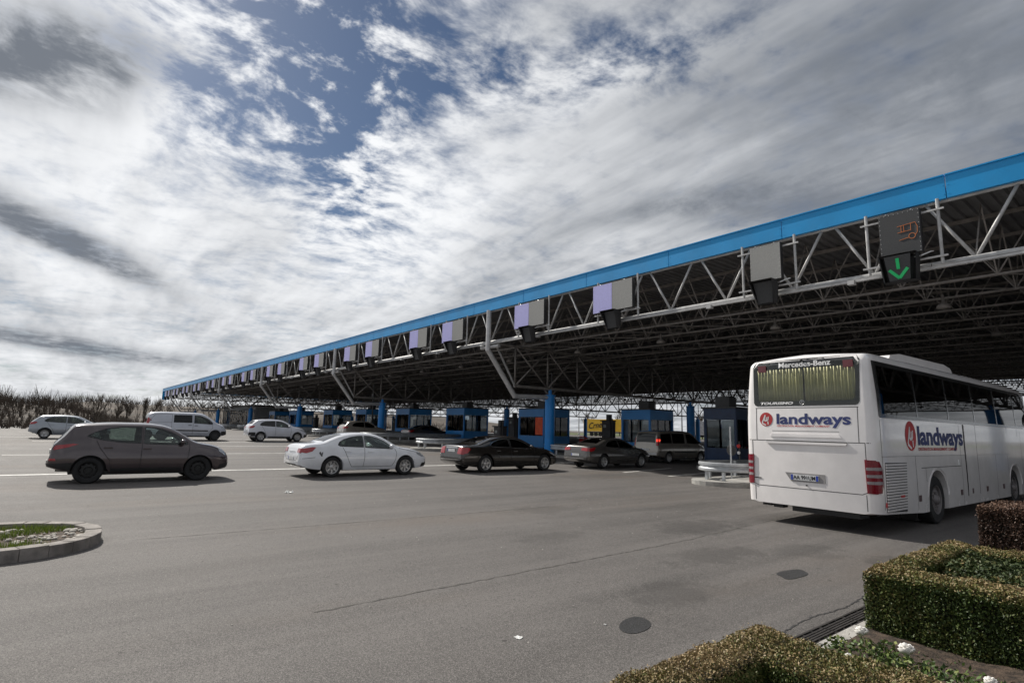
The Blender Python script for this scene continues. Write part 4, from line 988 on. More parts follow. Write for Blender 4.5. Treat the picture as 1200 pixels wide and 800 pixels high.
def van(glz):
    return dict(L=5.0, W=.952, R=.34, ax=(1.02, 4.22), cab=(.25, 4.35), floor=.75, roofw=.80, seat=(3.2, 1.9), tw=.22,
        top=[(0, .62), (.03, .95), (.05, 1.15), (.09, 1.45), (.14, 1.68), (.22, 1.8), (.4, 1.86), (1.2, 1.9), (2.6, 1.9), (3.2, 1.87), (3.5, 1.79), (3.8, 1.61), (4.2, 1.32), (4.36, 1.22), (4.7, 1.08), (4.88, .9), (4.96, .7), (5.0, .5)],
        belt=[(0, .9), (.1, 1.05), (1, 1.12), (3, 1.12), (4.2, 1.06), (4.6, .92), (5, .6)], bot=[(0, .46), (.3, .38), (.7, .33), (1.6, .29), (3.6, .29), (4.6, .3), (5, .4)],
        plan=((0, .86), (.04, .92), (.12, .96), (.3, .99), (.9, 1.)),
        win=([([(.32, 1.16), (.4, 1.66), (1.32, 1.7), (1.34, 1.16)], 'r', 1), ([(1.44, 1.16), (1.44, 1.7), (2.62, 1.71), (2.62, 1.16)], 'r', 1)] if glz else [([(1.62, 1.2), (1.62, 1.69), (2.7, 1.71), (2.72, 1.2)], 'd', 0)])+[([(2.85, 1.7), (3.2, 1.68), (3.5, 1.58), (3.8, 1.41), (4.02, 1.2), (4.0, 1.12), (3.4, 1.14), (2.85, 1.17)], 'c', 1)],
        wind=(3.52, 4.3, .66, .76), rearg=(.055, .155, .68, .66), mirror=(3.85, 1.18), plate=(0, .78), handle_m=M_trim, mirror_m=M_trim,
        seams=[[(1.5 if not glz else 1.39, 1.78), (1.5 if not glz else 1.39, .42)], [(2.79, 1.78), (2.79, .4)], [(4.0, 1.12), (4.02, .85), (3.8, .55), (3.72, .42)], [(1.5, .42), (3.72, .42)], [(.25, 1.16), (1.5, 1.2)], [(.1, .66), (.6, .68)], [(.25, 1.3), (.5, 1.7), (1.46, 1.75)]],
        handles=[(2.6, 1.02), (2.98, 1.0)], sidep=[([(.03, 1.08), (.08, 1.5), (.17, 1.5), (.16, 1.08)], M_tail, 'tail_light'), ([(1.5, .62), (1.5, .70), (3.75, .70), (3.75, .62)], M_trim, 'side_moulding'), ([(4.5, .98), (4.72, .94), (4.9, .74), (4.8, .72), (4.6, .84)], M_headl, 'headlight'), ([(4.55, .32), (4.6, .62), (4.98, .66), (4.99, .4)], M_trim, 'bumper_skirt')],
        rearp=[([(.74, 1.0), (.72, 1.45), (.84, 1.45), (.86, 1.0)], M_tail, 'tail_light'), ([(-.86, 1.0), (-.84, 1.45), (-.72, 1.45), (-.74, 1.0)], M_tail, 'tail_light'), ([(-.8, .48), (.8, .48), (.8, .6), (-.8, .6)], M_trim if not glz else M_alloy, 'bumper_skirt')]+([([(-.85, 1.24), (-.84, 1.38), (-.74, 1.38), (-.75, 1.24)], mat('lit_brake_lamp', (.5, .02, .01), .3, emit=(1, .06, .03), es=1.2), 'brake_lamp')] if glz else []),
        frontp=[([(-.5, .6), (.5, .6), (.55, .85), (-.55, .85)], M_trim, 'grille')])
def hatch(L_, W, Hh, xr, xf, R, skirt=False):
    k = L_/4.2; h = Hh/1.48; q = lambda l: [(x*k, z*h if z > .5 else z) for x, z in l]
    d_ = dict(L=L_, W=W, R=R, ax=(xr, xf), cab=(.5*k, 3.2*k), floor=.55*h, roofw=.73, seat=(2.15*k, 1.3*k), tw=.2,
        top=q([(0, .58), (.03, .78), (.06, .93), (.1, 1.02), (.2, 1.13), (.36, 1.28), (.5, 1.39), (.62, 1.425), (1.0, 1.465), (1.6, 1.48), (2.1, 1.455), (2.4, 1.405), (2.7, 1.29), (3.1, 1.08), (3.22, 1.03), (3.6, .955), (3.9, .86), (4.06, .72), (4.15, .58)])+[(L_, .44)],
        belt=q([(0, .8), (.2, .96), (.8, .99), (1.6, .95), (2.6, .9), (3.4, .82)])+[(L_, .5)], bot=[(0, .42), (.3, .32), (.6, .25), (1.3, .22), (3.0, .22), (3.8, .24), (L_, .36)],
        win=[(q([(.72, 1.1), (.86, 1.24), (1.1, 1.32), (1.78, 1.355), (1.78, .99), (1.2, 1.02), (.8, 1.05)]), 'r', 1), (q([(1.86, 1.355), (2.2, 1.33), (2.5, 1.22), (2.85, 1.02), (2.85, .95), (1.86, .98)]), 'c', 1)],
        wind=(2.42*k, 3.08*k, .54, .66), rearg=(.22*k, .47*k, .58, .5), mirror=(2.75*k, 1.0*h), plate=(0, .72*h),
        seams=[q([(1.82, 1.34), (1.82, .6), (1.8, .34)]), q([(2.92, .95), (2.95, .7), (2.85, .34)]), q([(.85, 1.04), (1.0, .8), (1.2, .5), (1.25, .34), (1.8, .34), (2.85, .34)])],
        handles=q([(1.1, .87), (1.98, .86)]), sidep=[(q([(.06, .86), (.1, 1.0), (.34, 1.04), (.4, .98), (.25, .88)]), M_tail, 'tail_light'), (q([(3.6, .84), (3.85, .8), (4.05, .66), (3.95, .64), (3.7, .74)]), M_headl, 'headlight')],
        rearp=[([(.42, .86*h), (.45, 1.0*h), (.74, 1.0*h), (.74, .84*h)], M_tail, 'tail_light'), ([(-.74, .84*h), (-.74, 1.0*h), (-.45, 1.0*h), (-.42, .86*h)], M_tail, 'tail_light')], frontp=[([(-.4, .5), (.4, .5), (.5, .66), (-.5, .66)], M_trim, 'grille')])
    if skirt:
        for a, b_ in (((.0, .38), (.44, .6)), ((1.3, .24), (2.9, .36)), ((3.9, .3), (4.18, .5))): d_['sidep'].append((q([(a[0], a[1]), (a[0], b_[1]), (b_[0], b_[1]), (b_[0], a[1])]), M_trim, 'body_skirt'))
    return d_
GQ = 'cars queueing in the lane towards the nearest booth'
P_suv = paint('taupe_metallic', (.078, .06, .063), .35, .2, .14); P_white = paint('white_paint', (.8, .81, .84), 0, .2, .08); P_brown = paint('dark_brown_metallic', (.03, .026, .023), .4, .18, .12)
P_grey = paint('grey_metallic', (.1, .094, .088), .45, .2, .16); P_beige = paint('silver_beige_metallic', (.32, .295, .26), .45, .24, .16); P_ice = paint('pale_blue_silver', (.36, .39, .43), .35, .32, .2)
P_van = paint('silver_white', (.52, .54, .6), .15, .34, .15); P_cross = paint('pearl_silver', (.62, .63, .68), .1, .32, .12); P_dark = paint('dark_grey', (.05, .046, .044), .3, .3, .3)
suv, _ = car('suv', 'taupe grey sport utility car with black steel wheels, nearest on the left', 'suv', SUV, -20.12, .80, P_suv, GQ, G_clear, G_mid, 'steel', M_steelrim)
sed, sbv = car('sedan', 'white sedan with a dark scuff above the rear wheel', 'sedan', INS, -19.68, 7.38, P_white, GQ, G_clear, G_mid, 'alloy7')
car('sedan', 'dark brown executive sedan with chrome window trim in the queue', 'sedan', SCL, -19.4, 13.58, P_brown, GQ, G_mid, G_mid, 'alloy5')
car('sedan', 'grey sedan half in the canopy shade, right of the near column', 'sedan', PAS, -19.32, 20.5, P_grey, GQ, G_mid, G_mid, 'alloy5')
car('minivan', 'silver beige minivan stopped beside the nearest blue booth', 'minivan', van(True), -21.0, 27.9, P_beige, GQ, G_mid, G_dark, 'alloy10')
GF = 'cars driving in the far lanes'
car('hatchback', 'pale blue silver hatchback at the far left edge', 'hatchback', hatch(4.2, .885, 1.48, .8, 3.38, .315), -46.6, -.55, P_ice, GF, G_mid, G_mid, 'alloy5')
car('panel_van', 'silver white panel van with one dark side window, left of the canopy', 'van', van(False), -45.4, 5.6, P_van, GF, G_mid, G_dark, 'steel', M_dgrey)
car('crossover', 'pearl silver crossover with black lower trim near the far columns', 'crossover', hatch(4.21, .9, 1.605, .82, 3.42, .335, True), -44.15, 11.55, P_cross, GF, G_mid, G_dark, 'alloy5')
car('minivan', 'pale minivan under the canopy just left of the second blue column', 'minivan', hatch(4.4, .9, 1.7, .85, 3.55, .335), -48.1, 20.2, P_beige, 'cars waiting under the canopy', G_mid, G_dark, 'alloy10')
car('sedan', 'dark sedan under the canopy right of the second blue column', 'sedan', sedan(), -47.4, 26.4, P_dark, 'cars waiting under the canopy', G_mid, G_dark, 'alloy7')
# scuff on the white sedan's rear wing (a dent scraped to bare metal)
for poly in ([(.62, .80), (.66, .86), (.70, .80), (.74, .70), (.70, .69)], [(.72, .83), (.76, .84), (.74, .74), (.71, .72)]):
    me = patch(sbv, poly, 'side-', .002, 6, 3, .001)
    for q in me.vertices: q.co.x -= 4.83/2
    link('scuff', me, mat('scuff_grey', (.1, .1, .1), .8), sed)
# driver of the near car: seated body as one continuous loft, hair as child
th = thing('person', 'driver in dark jacket seated behind the wheel of the taupe car', 'person', (-20.12-.38, .80-.9+2.36, .56), rad(90))
secs = [(0, .17, .13, 0), (.1, .18, .14, .01), (.3, .19, .13, -.02), (.45, .215, .12, -.05), (.53, .20, .1, -.06), (.57, .11, .075, -.06), (.6, .06, .06, -.055), (.64, .058, .062, -.05), (.67, .066, .08, -.045), (.72, .076, .1, -.04), (.78, .078, .1, -.045), (.83, .066, .085, -.05), (.87, .035, .045, -.055), (.88, .004, .004, -.055)]
m = MB(); n = 16
for z, ry, rx, cx in secs:
    for i in range(n):
        a = 2*math.pi*i/n; nose = .022*math.exp(-((z-.735)/.02)**2) if i == 0 else 0
        m.v.append((cx+(rx+nose)*math.cos(a), ry*math.sin(a), z))
for k in range(len(secs)-1):
    for i in range(n): m.f.append((k*n+i, k*n+(i+1) % n, (k+1)*n+(i+1) % n, (k+1)*n+i))
m.f.append(tuple(reversed(range(n))))
for s_ in (-1, 1):
    m.bar((-.05, s_*.19, .47), (.12, s_*.24, .26), .055, 8, .045); m.bar((.12, s_*.24, .26), (.36, s_*.16, .4), .045, 8, .032)
    for q in range(4): m.bar((.36, s_*(.15-.02*q), .41), (.44, s_*(.14-.02*q), .43), .011, 5)
    m.bar((0, s_*.1, .06), (.42, s_*.13, .1), .085, 8, .065); m.bar((.42, s_*.13, .1), (.55, s_*.13, -.12), .06, 8, .045)
m.build('body', mat('driver_clothes_and_skin', (.09, .06, .05), .8), th, smooth=50)
m = MB(); m.ell((-.065, 0, .80), .1, .086, .09, 12, 8); m.build('hair', mat('dark_hair', (.02, .015, .012), .8), th, smooth=50)
# ------------------------------------------------------------------ white coach
BL, BW = 12.1, 1.275
byaw = rad(1.6); bh = Vector((math.sin(byaw), math.cos(byaw), 0)); brt = Vector((math.cos(byaw), -math.sin(byaw), 0))
bpos = Vector((-3.93, 11.67, 0))-brt*BW+bh*(BL/2)
P_bus = paint('coach_white', (.86, .83, .82), 0, .25, .14)
bus = thing('coach', 'white touring coach with landways lettering seen from behind at the right', 'bus', bpos, rad(90)-byaw)
bxr, bxf, bR = 3.12, 9.4, .5
bpl = pchip([0, .015, .05, .11, .2, .35, 1.5], [.875, .925, .962, .983, .994, 1, 1])
bpf = pchip([0, .05, .15, .4, .9, 2.], [.78, .86, .92, .97, 1, 1])
btop = pchip([0, .02, .06, .14, .3, .6, 10.2, 11.2, 11.8, 12.1], [3.30, 3.36, 3.40, 3.43, 3.45, 3.46, 3.46, 3.42, 3.3, 3.05])
def bbot(x):
    z = float(np.interp(x, [0, .3, 1.2, 2.2, 12.1], [.38, .36, .32, .27, .27]))
    for xw in (bxr, bxf):
        if abs(x-xw) < .6: z = max(z, bR+math.sqrt(.36-(x-xw)**2)-.0)
    return z
def blean(x, z): return max(0, z-1.6)**1.5*.045*max(0, 1-x/1.5)        # rear leans slightly forward at the top
def bsec(x):
    w_ = BW*min(bpl(x), bpf(BL-x)); zt_ = btop(x); zb_ = bbot(x)
    s_ = [(0, zb_), (w_*.9, zb_)]
    ws = lambda z: w_*(1-.012*max(0, (.8-z)/.5)**2) if z < 2.08 else w_*(1-.055*((z-2.08)/1.2)**1.5)
    for i in range(12): z = zb_+(3.2-zb_)*(i+.1)/11.5; s_.append((ws(z), z))
    y0, z0 = ws(3.2), 3.2
    for i in range(1, 9): a = math.pi/2*i/8; s_.append((y0*(.84+.16*math.cos(a)) if a < 1.2 else y0*.898*(1-(i-6)/2.), z0+(zt_-.06-z0)*math.sin(a) if a < 1.2 else zt_-.055+.055*((i-6)/2.)))
    s_[-1] = (0, zt_); return s_
bxs = sorted(set([0, .015, .03, .05, .08, .11, .15, .2, .3]+np.linspace(.45, BL-.5, 52).tolist()+[BL-.35, BL-.2, BL-.1, BL-.04, BL]+[xw+q*.6 for xw in (bxr, bxf) for q in (-1.001, -.99, -.95, -.85, -.7, -.5, -.25, 0, .25, .5, .7, .85, .95, .99, 1.001)]))
hull = loft([(x, bsec(x)) for x in bxs])
for q in hull.vertices: q.co.x += blean(q.co.x, q.co.z)
bm = bmesh.new(); bm.from_mesh(hull); bbv = BVHTree.FromBMesh(bm); bm.free()
hull.materials.append(P_bus)
def cutbox(*a):
    me = MB().box(*a).mesh('cut'); me.materials.append(M_int); return me
def cutpoly(poly, a0, a1, ax):
    me = MB().prism(poly, a0, a1, ax).mesh('cut'); bm = bmesh.new(); bm.from_mesh(me); bmesh.ops.recalc_face_normals(bm, faces=bm.faces); bm.to_mesh(me); bm.free(); me.materials.append(M_int); return me
RW = [(-1.05, 2.44), (-1.02, 2.39), (-.98, 2.37), (.98, 2.37), (1.02, 2.39), (1.05, 2.44), (1.07, 3.24), (1.0, 3.34), (-1.0, 3.34), (-1.07, 3.24)]
SW = [(.24, 3.22), (.28, 2.14), (10.75, 2.14), (11.35, 2.6), (11.3, 3.05), (10.9, 3.2)]
shr = lambda p, k, cz: [(a*k, cz+(b-cz)*k) for a, b in p]
cut = [cutbox(.5, 11.5, -1.12, 1.12, 1.4, 3.3), cutpoly([(a*.955, 2.86+(b-2.86)*.93) for a, b in RW], -.5, .62, 'X')]
for s_ in (-1, 1): cut.append(cutpoly([(.36, 3.14), (.38, 2.2), (10.7, 2.2), (11.2, 2.62), (11.15, 3.0), (10.85, 3.12)], s_*.8, s_*1.6, 'Y'))
cut.append(cutpoly([(-1., 1.7), (1., 1.7), (.95, 3.0), (-.95, 3.0)], 11.3, 13, 'X'))
bme = eval_bool(hull, cut, None)
def bput(nm, me, m, par=None, sm=40):
    for q in me.vertices: q.co.x -= BL/2
    return link(nm, me, m, par or bus, smooth=sm)
for q in bme.vertices: q.co.x -= BL/2
bbody = link('body', bme, None, bus, smooth=28)
G_bus = glass('coach_glass', (.15, .15, .155), ior=1.36); G_busr = glass('coach_rear_glass', (.86, .87, .82))
# rear window: frame, pane, curtains, lettering
M_frit = mat('black_frit', (.016, .017, .018), .18, coat=.5)
def ringpatch(outer, inner, ax, m, nm, par=None):
    mb = MB(); n = len(outer); P_ = []
    for a, b_ in zip(outer, inner):
        for p in (a, b_): P_.append(hitp(bbv, p, ax, .004) or Vector((0, 0, 0)))
    mb.v = [tuple(p) for p in P_]; mb.f = [(2*i, 2*((i+1) % n), 2*((i+1) % n)+1, 2*i+1) for i in range(n)]
    return bput(nm, mb.mesh('f'), m, par, False)
def dens(poly, n=8):
    o = []
    for a, b_ in zip(poly, poly[1:]+poly[:1]): o += [(a[0]+(b_[0]-a[0])*i/n, a[1]+(b_[1]-a[1])*i/n) for i in range(n)]
    return o
D = dens(RW, 6); Di = [(a*.93, 2.85+(b_-2.85)*.80) for a, b_ in D]
pane = bput('rear_window', patch(bbv, RW, 'rear', .002, 20, 8, .003), G_busr)
ringpatch(D, Di, 'rear', M_frit, 'frit_border', pane)
M_curt = mat('cream_curtain', (.85, .82, .52), .9, 0, .08, 3.)
def curtain(y0, y1, z0, z1, x, folds, par=bus, m=M_curt, axis='X', amp=.022):
    mb = MB(); n = folds*8; vs = []
    for k in range(2):
        for i in range(n+1):
            u = y0+(y1-y0)*i/n; w_ = amp*math.sin(2*math.pi*i/8+.6*math.sin(i*.37))*(1 if k else .8)
            vs.append((x+w_, u, (z0, z1)[k]) if axis == 'X' else (u, x+w_, (z0, z1)[k]))
    mb.v = vs; mb.f = [(i, i+1, n+2+i, n+1+i) for i in range(n)]
    me = mb.mesh('c'); o = bput('curtain', me, m, par, 60); md = o.modifiers.new('thick', 'SOLIDIFY'); md.thickness = .004; return o
curtain(-.97, -.02, 2.42, 3.14, .10, 15); curtain(.02, .97, 2.42, 3.14, .10, 14)
for y_ in (-.93, .80): bput('brake_lamp', MB().box(.02, .03, -.09, .09, -.07, .07).mesh('b'), mat('dull_lamp', (.16, .04, .05), .4), pane, False).location = (.045, y_+.06, 3.17)
M_lnavy = mat('navy_lettering', (.025, .04, .16), .5); M_lred = mat('red_lettering', (.5, .03, .035), .5); M_lwht = mat('white_lettering', (.8, .8, .8), .5)
def lettering(s_, ax, u, z, size, m, bold=0., shear=0., sx=1., off=.005, width=None, nm='lettering', par=None):
    """flat print wrapped onto the coach: u = position of the first letter along the reading direction"""
    me = text_mesh(s_, size, bold, shear)
    x0 = min(q.co.x for q in me.vertices); x1 = max(q.co.x for q in me.vertices)
    k = (width/(x1-x0)) if width else sx
    for q in me.vertices:
        lx = (q.co.x-x0)*k; ly = q.co.y
        if ax == 'rear': p = (-(u+lx), z+ly)          # seen from behind, right is -y
        else: p = (u+lx, z+ly)
        h = hitp(bbv, p, ax, off)
        q.co = h if h else Vector((0, 0, 0))
    return bput(nm, me, m, par, False)
lettering('Mercedes-Benz', 'rear', -.5, 3.175, .15, M_lwht, .004, width=1.05, off=.009, par=pane)
lettering('TOURISMO', 'rear', -.9, 2.405, .068, M_lwht, .003, .25, width=.70, off=.009, par=pane)
def logo(ax, u, z, rx, rz):
    m = MB(); k = -1 if ax == 'rear' else 1
    P2 = lambda a, b_, off: hitp(bbv, (k*(u+a*rx), z+b_*rz), ax, off) or Vector((0, 0, 0))
    n = 32; m.v = [tuple(P2(0, 0, .005))]+[tuple(P2(math.cos(2*math.pi*i/n), math.sin(2*math.pi*i/n), .005)) for i in range(n)]
    m.f = [(0, 1+i, 1+(i+1) % n) for i in range(n)]; o = bput('logo_disc', m.mesh('l'), M_lred, None, False)
    w_ = MB()                                              # white mark: three leaning strokes joined by a curved foot
    for pts in ([(-.62, -.55), (-.12, .62)], [(-.12, .62), (-.28, -.2)], [(-.3, -.12), (.02, -.28)], [(.02, -.28), (.1, .3)], [(.04, -.22), (.3, -.12)], [(.3, -.12), (.36, .38)], [(-.62, -.55), (.0, -.86)], [(.3, -.3), (.32, -.75)]):
        a, b_ = Vector(pts[0]), Vector(pts[1]); d_ = (b_-a).normalized(); nr = Vector((-d_.y, d_.x))*.085
        i0 = len(w_.v); w_.v += [tuple(P2(q.x, q.y, .008)) for q in (a-nr, b_-nr, b_+nr, a+nr)]; w_.f.append((i0, i0+1, i0+2, i0+3))
    bput('logo_mark', w_.mesh('l'), M_lwht, o, False)
logo('rear', -.785, 2.095, .14, .145)
lettering('landways', 'rear', -.56, 2.005, .29, M_lnavy, .009, width=1.44)
lettering('DESTINATION MANAGEMENT COMPANY', 'rear', -.55, 1.945, .045, M_lred, .001, width=1.05)
logo('side-', 1.74, 1.82, .29, .295)
lettering('landways', 'side-', 2.12, 1.655, .52, M_lnavy, .018, width=2.9)
lettering('DESTINATION MANAGEMENT COMPANY', 'side-', 2.12, 1.53, .085, M_lred, .002, width=2.45)
logo('side+', 4.74, 1.82, .29, .295)
# star badge
st = MB(); c = hitp(bbv, (0.02, 2.435), 'rear', .008)
ringp = [(c.x, c.y+.045*math.cos(a), c.z+.045*math.sin(a)) for a in np.linspace(0, 2*math.pi, 17)]; st.tube(ringp, .006, 5)
for a in (90, 210, 330): st.bar((c.x, c.y, c.z), (c.x, c.y+.043*math.cos(rad(a)), c.z+.043*math.sin(rad(a))), .009, 4, .002)
bput('star_badge', st.mesh('s'), M_chrome, None, False)
# rear lid, seams, ridge, plate, lamps, bumper
for ln in ([(-1.19, 1.66), (1.19, 1.66)], [(-1.1, .78), (-1.1, 1.66)], [(1.1, .76), (1.1, 1.66)], [(-1.1, .77), (-1.0, .725), (1.0, .725), (1.1, .77)], [(-1.07, .725), (-1.07, .39)], [(1.07, .725), (1.07, .39)], [(-1.0, 1.67), (-1.0, 2.33)], [(1.0, 1.67), (1.0, 2.33)], [(-1.02, 2.33), (1.02, 2.33)], [(-.66, 1.86), (.66, 1.86)]):
    bput('panel_gap', ribbon(bbv, ln, 'rear', .012, .002), M_seamc if ln[0][1] != 1.86 else mat('soft_gap', (.35, .34, .34), .7), bbody, False)
bput('grip_ledge', patch(bbv, [(-.78, 1.60), (.78, 1.60), (.8, 1.645), (-.8, 1.645)], 'rear', .004, 16, 2, .028), P_bus)
bput('grip_shadow_gap', patch(bbv, [(-.79, 1.647), (.79, 1.647), (.79, 1.66), (-.79, 1.66)], 'rear', .003, 16, 1, .006), M_seamc)
bput('upper_ledge', patch(bbv, [(-.7, 1.74), (.7, 1.74), (.66, 1.80), (-.66, 1.80)], 'rear', .003, 16, 2, .014), P_bus)
bput('plate_recess', patch(bbv, [(-.36, .86), (.30, .86), (.42, 1.03), (-.36, 1.03)], 'rear', .002, 12, 3, .006), mat('recess_grey', (.3, .29, .29), .6))
pl = bput('number_plate', MB().box(-.022, -.01, -.24, .30, .89, 1.0).mesh('p'), M_plate, None, False)
for y0 in (.255, -.235): bput('plate_band', MB().box(-.0245, -.0222, y0, y0+.042, .893, .997).mesh('p'), mat('plate_blue', (.02, .06, .4), .5), pl, False)
me = text_mesh('AA 991UM', .105, .003); x0 = min(q.co.x for q in me.vertices); x1 = max(q.co.x for q in me.vertices)
for q in me.vertices: q.co = Vector((-.0248, .25-(q.co.x-x0)*.43/(x1-x0), .91+q.co.y))
bput('lettering', me, M_blk, pl, False)
bput('vent_slot', patch(bbv, [(.93, .865), (1.08, .865), (1.08, .885), (.93, .885)], 'rear', .003, 4, 1, .006), M_blk)
bput('lid_lock', MB().ell((-.012, 0, .80), .012, .02, .016, 8, 5).mesh('k'), M_blk)
bput('roof_camera', MB().ell((.2, .02, 3.30), .03, .03, .03, 8, 5).mesh('k'), M_blk).location.x = -.12
M_btail = mat('coach_red_lens', (.2, .005, .018), .12, 0, .1, 30., coat=1.); M_bclear = mat('coach_clear_lens', (.3, .27, .28), .15, 0, .1, 30., coat=1.)
TLs = [(.0, .78), (.0, 1.34), (.16, 1.30), (.22, 1.15), (.22, .85), (.17, .76)]
for sd in (-1, 1):
    side = 'side-' if sd < 0 else 'side+'
    rp = [(sd*1.09, .76), (sd*1.075, 1.36), (sd*1.24, 1.35), (sd*1.24, .75)]; rp = rp if sd > 0 else rp[::-1]
    tl = bput('tail_light', patch(bbv, rp, 'rear', .004, 8, 10, .014), M_btail)
    t2 = bput('tail_light', patch(bbv, [(.02, .76), (.02, 1.35), (.12, 1.33), (.2, 1.2), (.2, .88), (.15, .77)], side, .004, 8, 10, .014), M_btail)
    for z in (.92, 1.04, 1.17):
        bput('clear_lens', patch(bbv, [(sd*1.1, z), (sd*1.095, z+.05), (sd*1.24, z+.055), (sd*1.24, z)], 'rear', .019, 6, 2, .003), M_bclear, tl)
        bput('clear_lens', patch(bbv, [(.03, z), (.03, z+.055), (.17, z+.06), (.18, z)], side, .019, 6, 2, .003), M_bclear, t2)
    # side: glass band, mullions, louvres, seams, hatches
    sw = bput('side_window', patch(bbv, SW, side, .002, 60, 6, .003), G_bus)
    for xx in (2.2, 4.15, 6.1, 8.05, 10.0): bput('mullion', patch(bbv, [(xx-.04, 2.15), (xx-.04, 3.21), (xx+.04, 3.21), (xx+.04, 2.15)], side, .006, 2, 5, .004), M_frit, sw)
    bput('frit_border', patch(bbv, [(.26, 2.14), (.26, 2.21), (10.8, 2.21), (10.75, 2.14)], side, .006, 40, 1, .004), M_frit, sw); bput('frit_border', patch(bbv, [(.25, 3.13), (.25, 3.215), (10.85, 3.2), (10.8, 3.12)], side, .006, 40, 1, .004), M_frit, sw); bput('frit_border', patch(bbv, [(.25, 2.16), (.25, 3.2), (.38, 3.2), (.38, 2.16)], side, .006, 3, 5, .004), M_frit, sw)
    gb = bput('louvre_panel', patch(bbv, [(.32, .42), (.36, 1.31), (1.42, 1.30), (1.30, .38)], side, .002, 14, 4, .003), M_blk)
    for i in range(17):
        z = .43+i*.0515; x0 = .33+.03*(z-.42)/.9; x1 = 1.30+.11*(z-.4)/.9
        bput('louvre', patch(bbv, [(x0, z), (x0, z+.034), (x1, z+.034), (x1, z)], side, .006, 3, 1, .022), P_bus, gb, False)
    for ln in ([(.24, 1.42), (5.1, 1.42)], [(.26, .46), (.26, 2.1)], [(2.2, 1.18), (4.75, 1.18)], [(4.78, .27), (4.78, 2.1)], [(2.45, .9), (2.45, 1.18)], [(6.05, 1.42), (9., 1.42)], [(7.6, .28), (7.6, 1.42)], [(8.75, .28), (8.75, 1.42)], [(10.3, .28), (10.3, 2.1)], [(1.9, .3), (1.9, 1.42)]):
        bput('panel_gap', ribbon(bbv, ln, side, .012, .002), mat('soft_gap', (.35, .34, .34), .7) if ln[0][1] == 1.42 else M_seamc, bbody, False)
    dr = bput('middle_door', patch(bbv, [(5.14, .25), (5.14, 2.12), (5.98, 2.12), (5.98, .25)], side, .002, 8, 8, .012), P_bus)
    for xx in (5.11, 6.01): bput('door_gap', patch(bbv, [(xx-.025, .26), (xx-.025, 2.13), (xx+.025, 2.13), (xx+.025, .26)], side, .003, 2, 8, .003), M_seamc, dr)
    for xx in (2.0, 4.62, 5.42, 6.62, 8.12): bput('hatch_lock', patch(bbv, [(xx-.06, .53), (xx-.06, .65), (xx+.06, .65), (xx+.06, .53)], side, .004, 3, 2, .01), mat('lock_brown', (.09, .05, .05), .5))
    bput('reflector', patch(bbv, [(.93, .66), (.93, .70), (1.12, .70), (1.12, .66)], side, .03, 3, 1, .004), M_lred); bput('filler_cap', patch(bbv, [(4.52, 1.2), (4.52, 1.32), (4.6, 1.32), (4.6, 1.2)], side, .003, 2, 2, .006), M_lwht)
    bput('fog_lamp', MB().ell((.32, sd*1.262, .55), .05, .02, .06, 8, 5).mesh('f'), M_lred)
    # arch lips
    for xw in (bxr, bxf):
        lip = [(xw+.63*math.cos(a), bR+.63*math.sin(a)) for a in np.linspace(math.pi-.12, .12, 26)]
        bput('arch_lip', ribbon(bbv, lip, side, .06, .012), P_bus, bbody, False)
# roof unit, wheels, seats, curtains, underside
bput('roof_unit', MB().prism([(1.95, 3.40), (2.05, 3.52), (2.6, 3.60), (5.5, 3.62), (5.95, 3.56), (6.15, 3.40)], -.92, .92, 'Y').mesh('r'), P_bus, None, 30)
md = bus.children[-1].modifiers.new('bev', 'BEVEL'); md.width = .06; md.segments = 3
ty, rm = wheel_meshes(bR, .30, 'steel', .30); ty.materials.append(M_tyre); rm.materials.append(mat('coach_rim', (.2, .185, .185), .55, .3))
hub = MB().lathe([(.0, -.19), (.07, -.19), (.09, -.17), (.11, -.12)], n=16, axis='Y')
for i in range(10): a = 2*math.pi*i/10; hub.ell((.16*math.cos(a), -.125, .16*math.sin(a)), .018, .02, .018, 6, 4)
hub = hub.mesh('hub'); hub.materials.append(mat('coach_rim', (.2, .185, .185))); hub.shade_smooth()
for xw in (bxr, bxf):
    for sd in (-1, 1):
        w_ = link('wheel', ty, None, bus, (xw-BL/2, sd*(BW-.20), bR)); link('rim', rm, None, w_); link('hub', hub, None, w_)
        if sd > 0: w_.rotation_euler.z = math.pi
    bput('wheel_well', MB().box(xw-.63, xw+.63, -.9, .9, .3, 1.12).mesh('w'), M_blk, None, False)
for k in range(11):
    xs_ = 1.1+k*.88
    for y_ in (-.88, -.42, .42, .88):
        se = MB().box(xs_-.05, xs_+.42, y_-.2, y_+.2, 1.75, 1.9).prism([(xs_-.12, 1.8), (xs_+.02, 1.8), (xs_-.14, 2.52), (xs_-.26, 2.5)], y_-.2, y_+.2, 'Y').mesh('s')
        bput('seat', se, M_seat if k % 3 else mat('seat_blue', (.03, .06, .16), .9), None, False)
bput('floor', MB().box(.55, 11.4, -1.1, 1.1, 1.42, 1.7).mesh('f'), M_int, None, False)
M_bcurt = mat('blue_curtain', (.03, .12, .4), .9); M_ccurt = mat('tan_curtain', (.3, .22, .1), .9)
for sd in (-1, 1):
    for x0, x1, m in ((.52, .72, M_bcurt), (1.95, 2.12, M_ccurt), (2.28, 2.4, M_ccurt), (4.0, 4.1, M_ccurt), (4.22, 4.34, M_ccurt), (5.95, 6.05, M_ccurt), (6.2, 6.3, M_ccurt)): curtain(x0, x1, 2.2, 3.15, sd*1.08, 3, bus, m, 'Y', .02)
bput('underside', MB().box(.6, 11.4, -1.0, 1.0, .3, .5).box(.08, .5, -.9, .35, .27, .38).box(.1, .3, .55, .75, .3, .38).box(.1, .3, .8, .98, .32, .38).mesh('u'), M_blk, None, False)
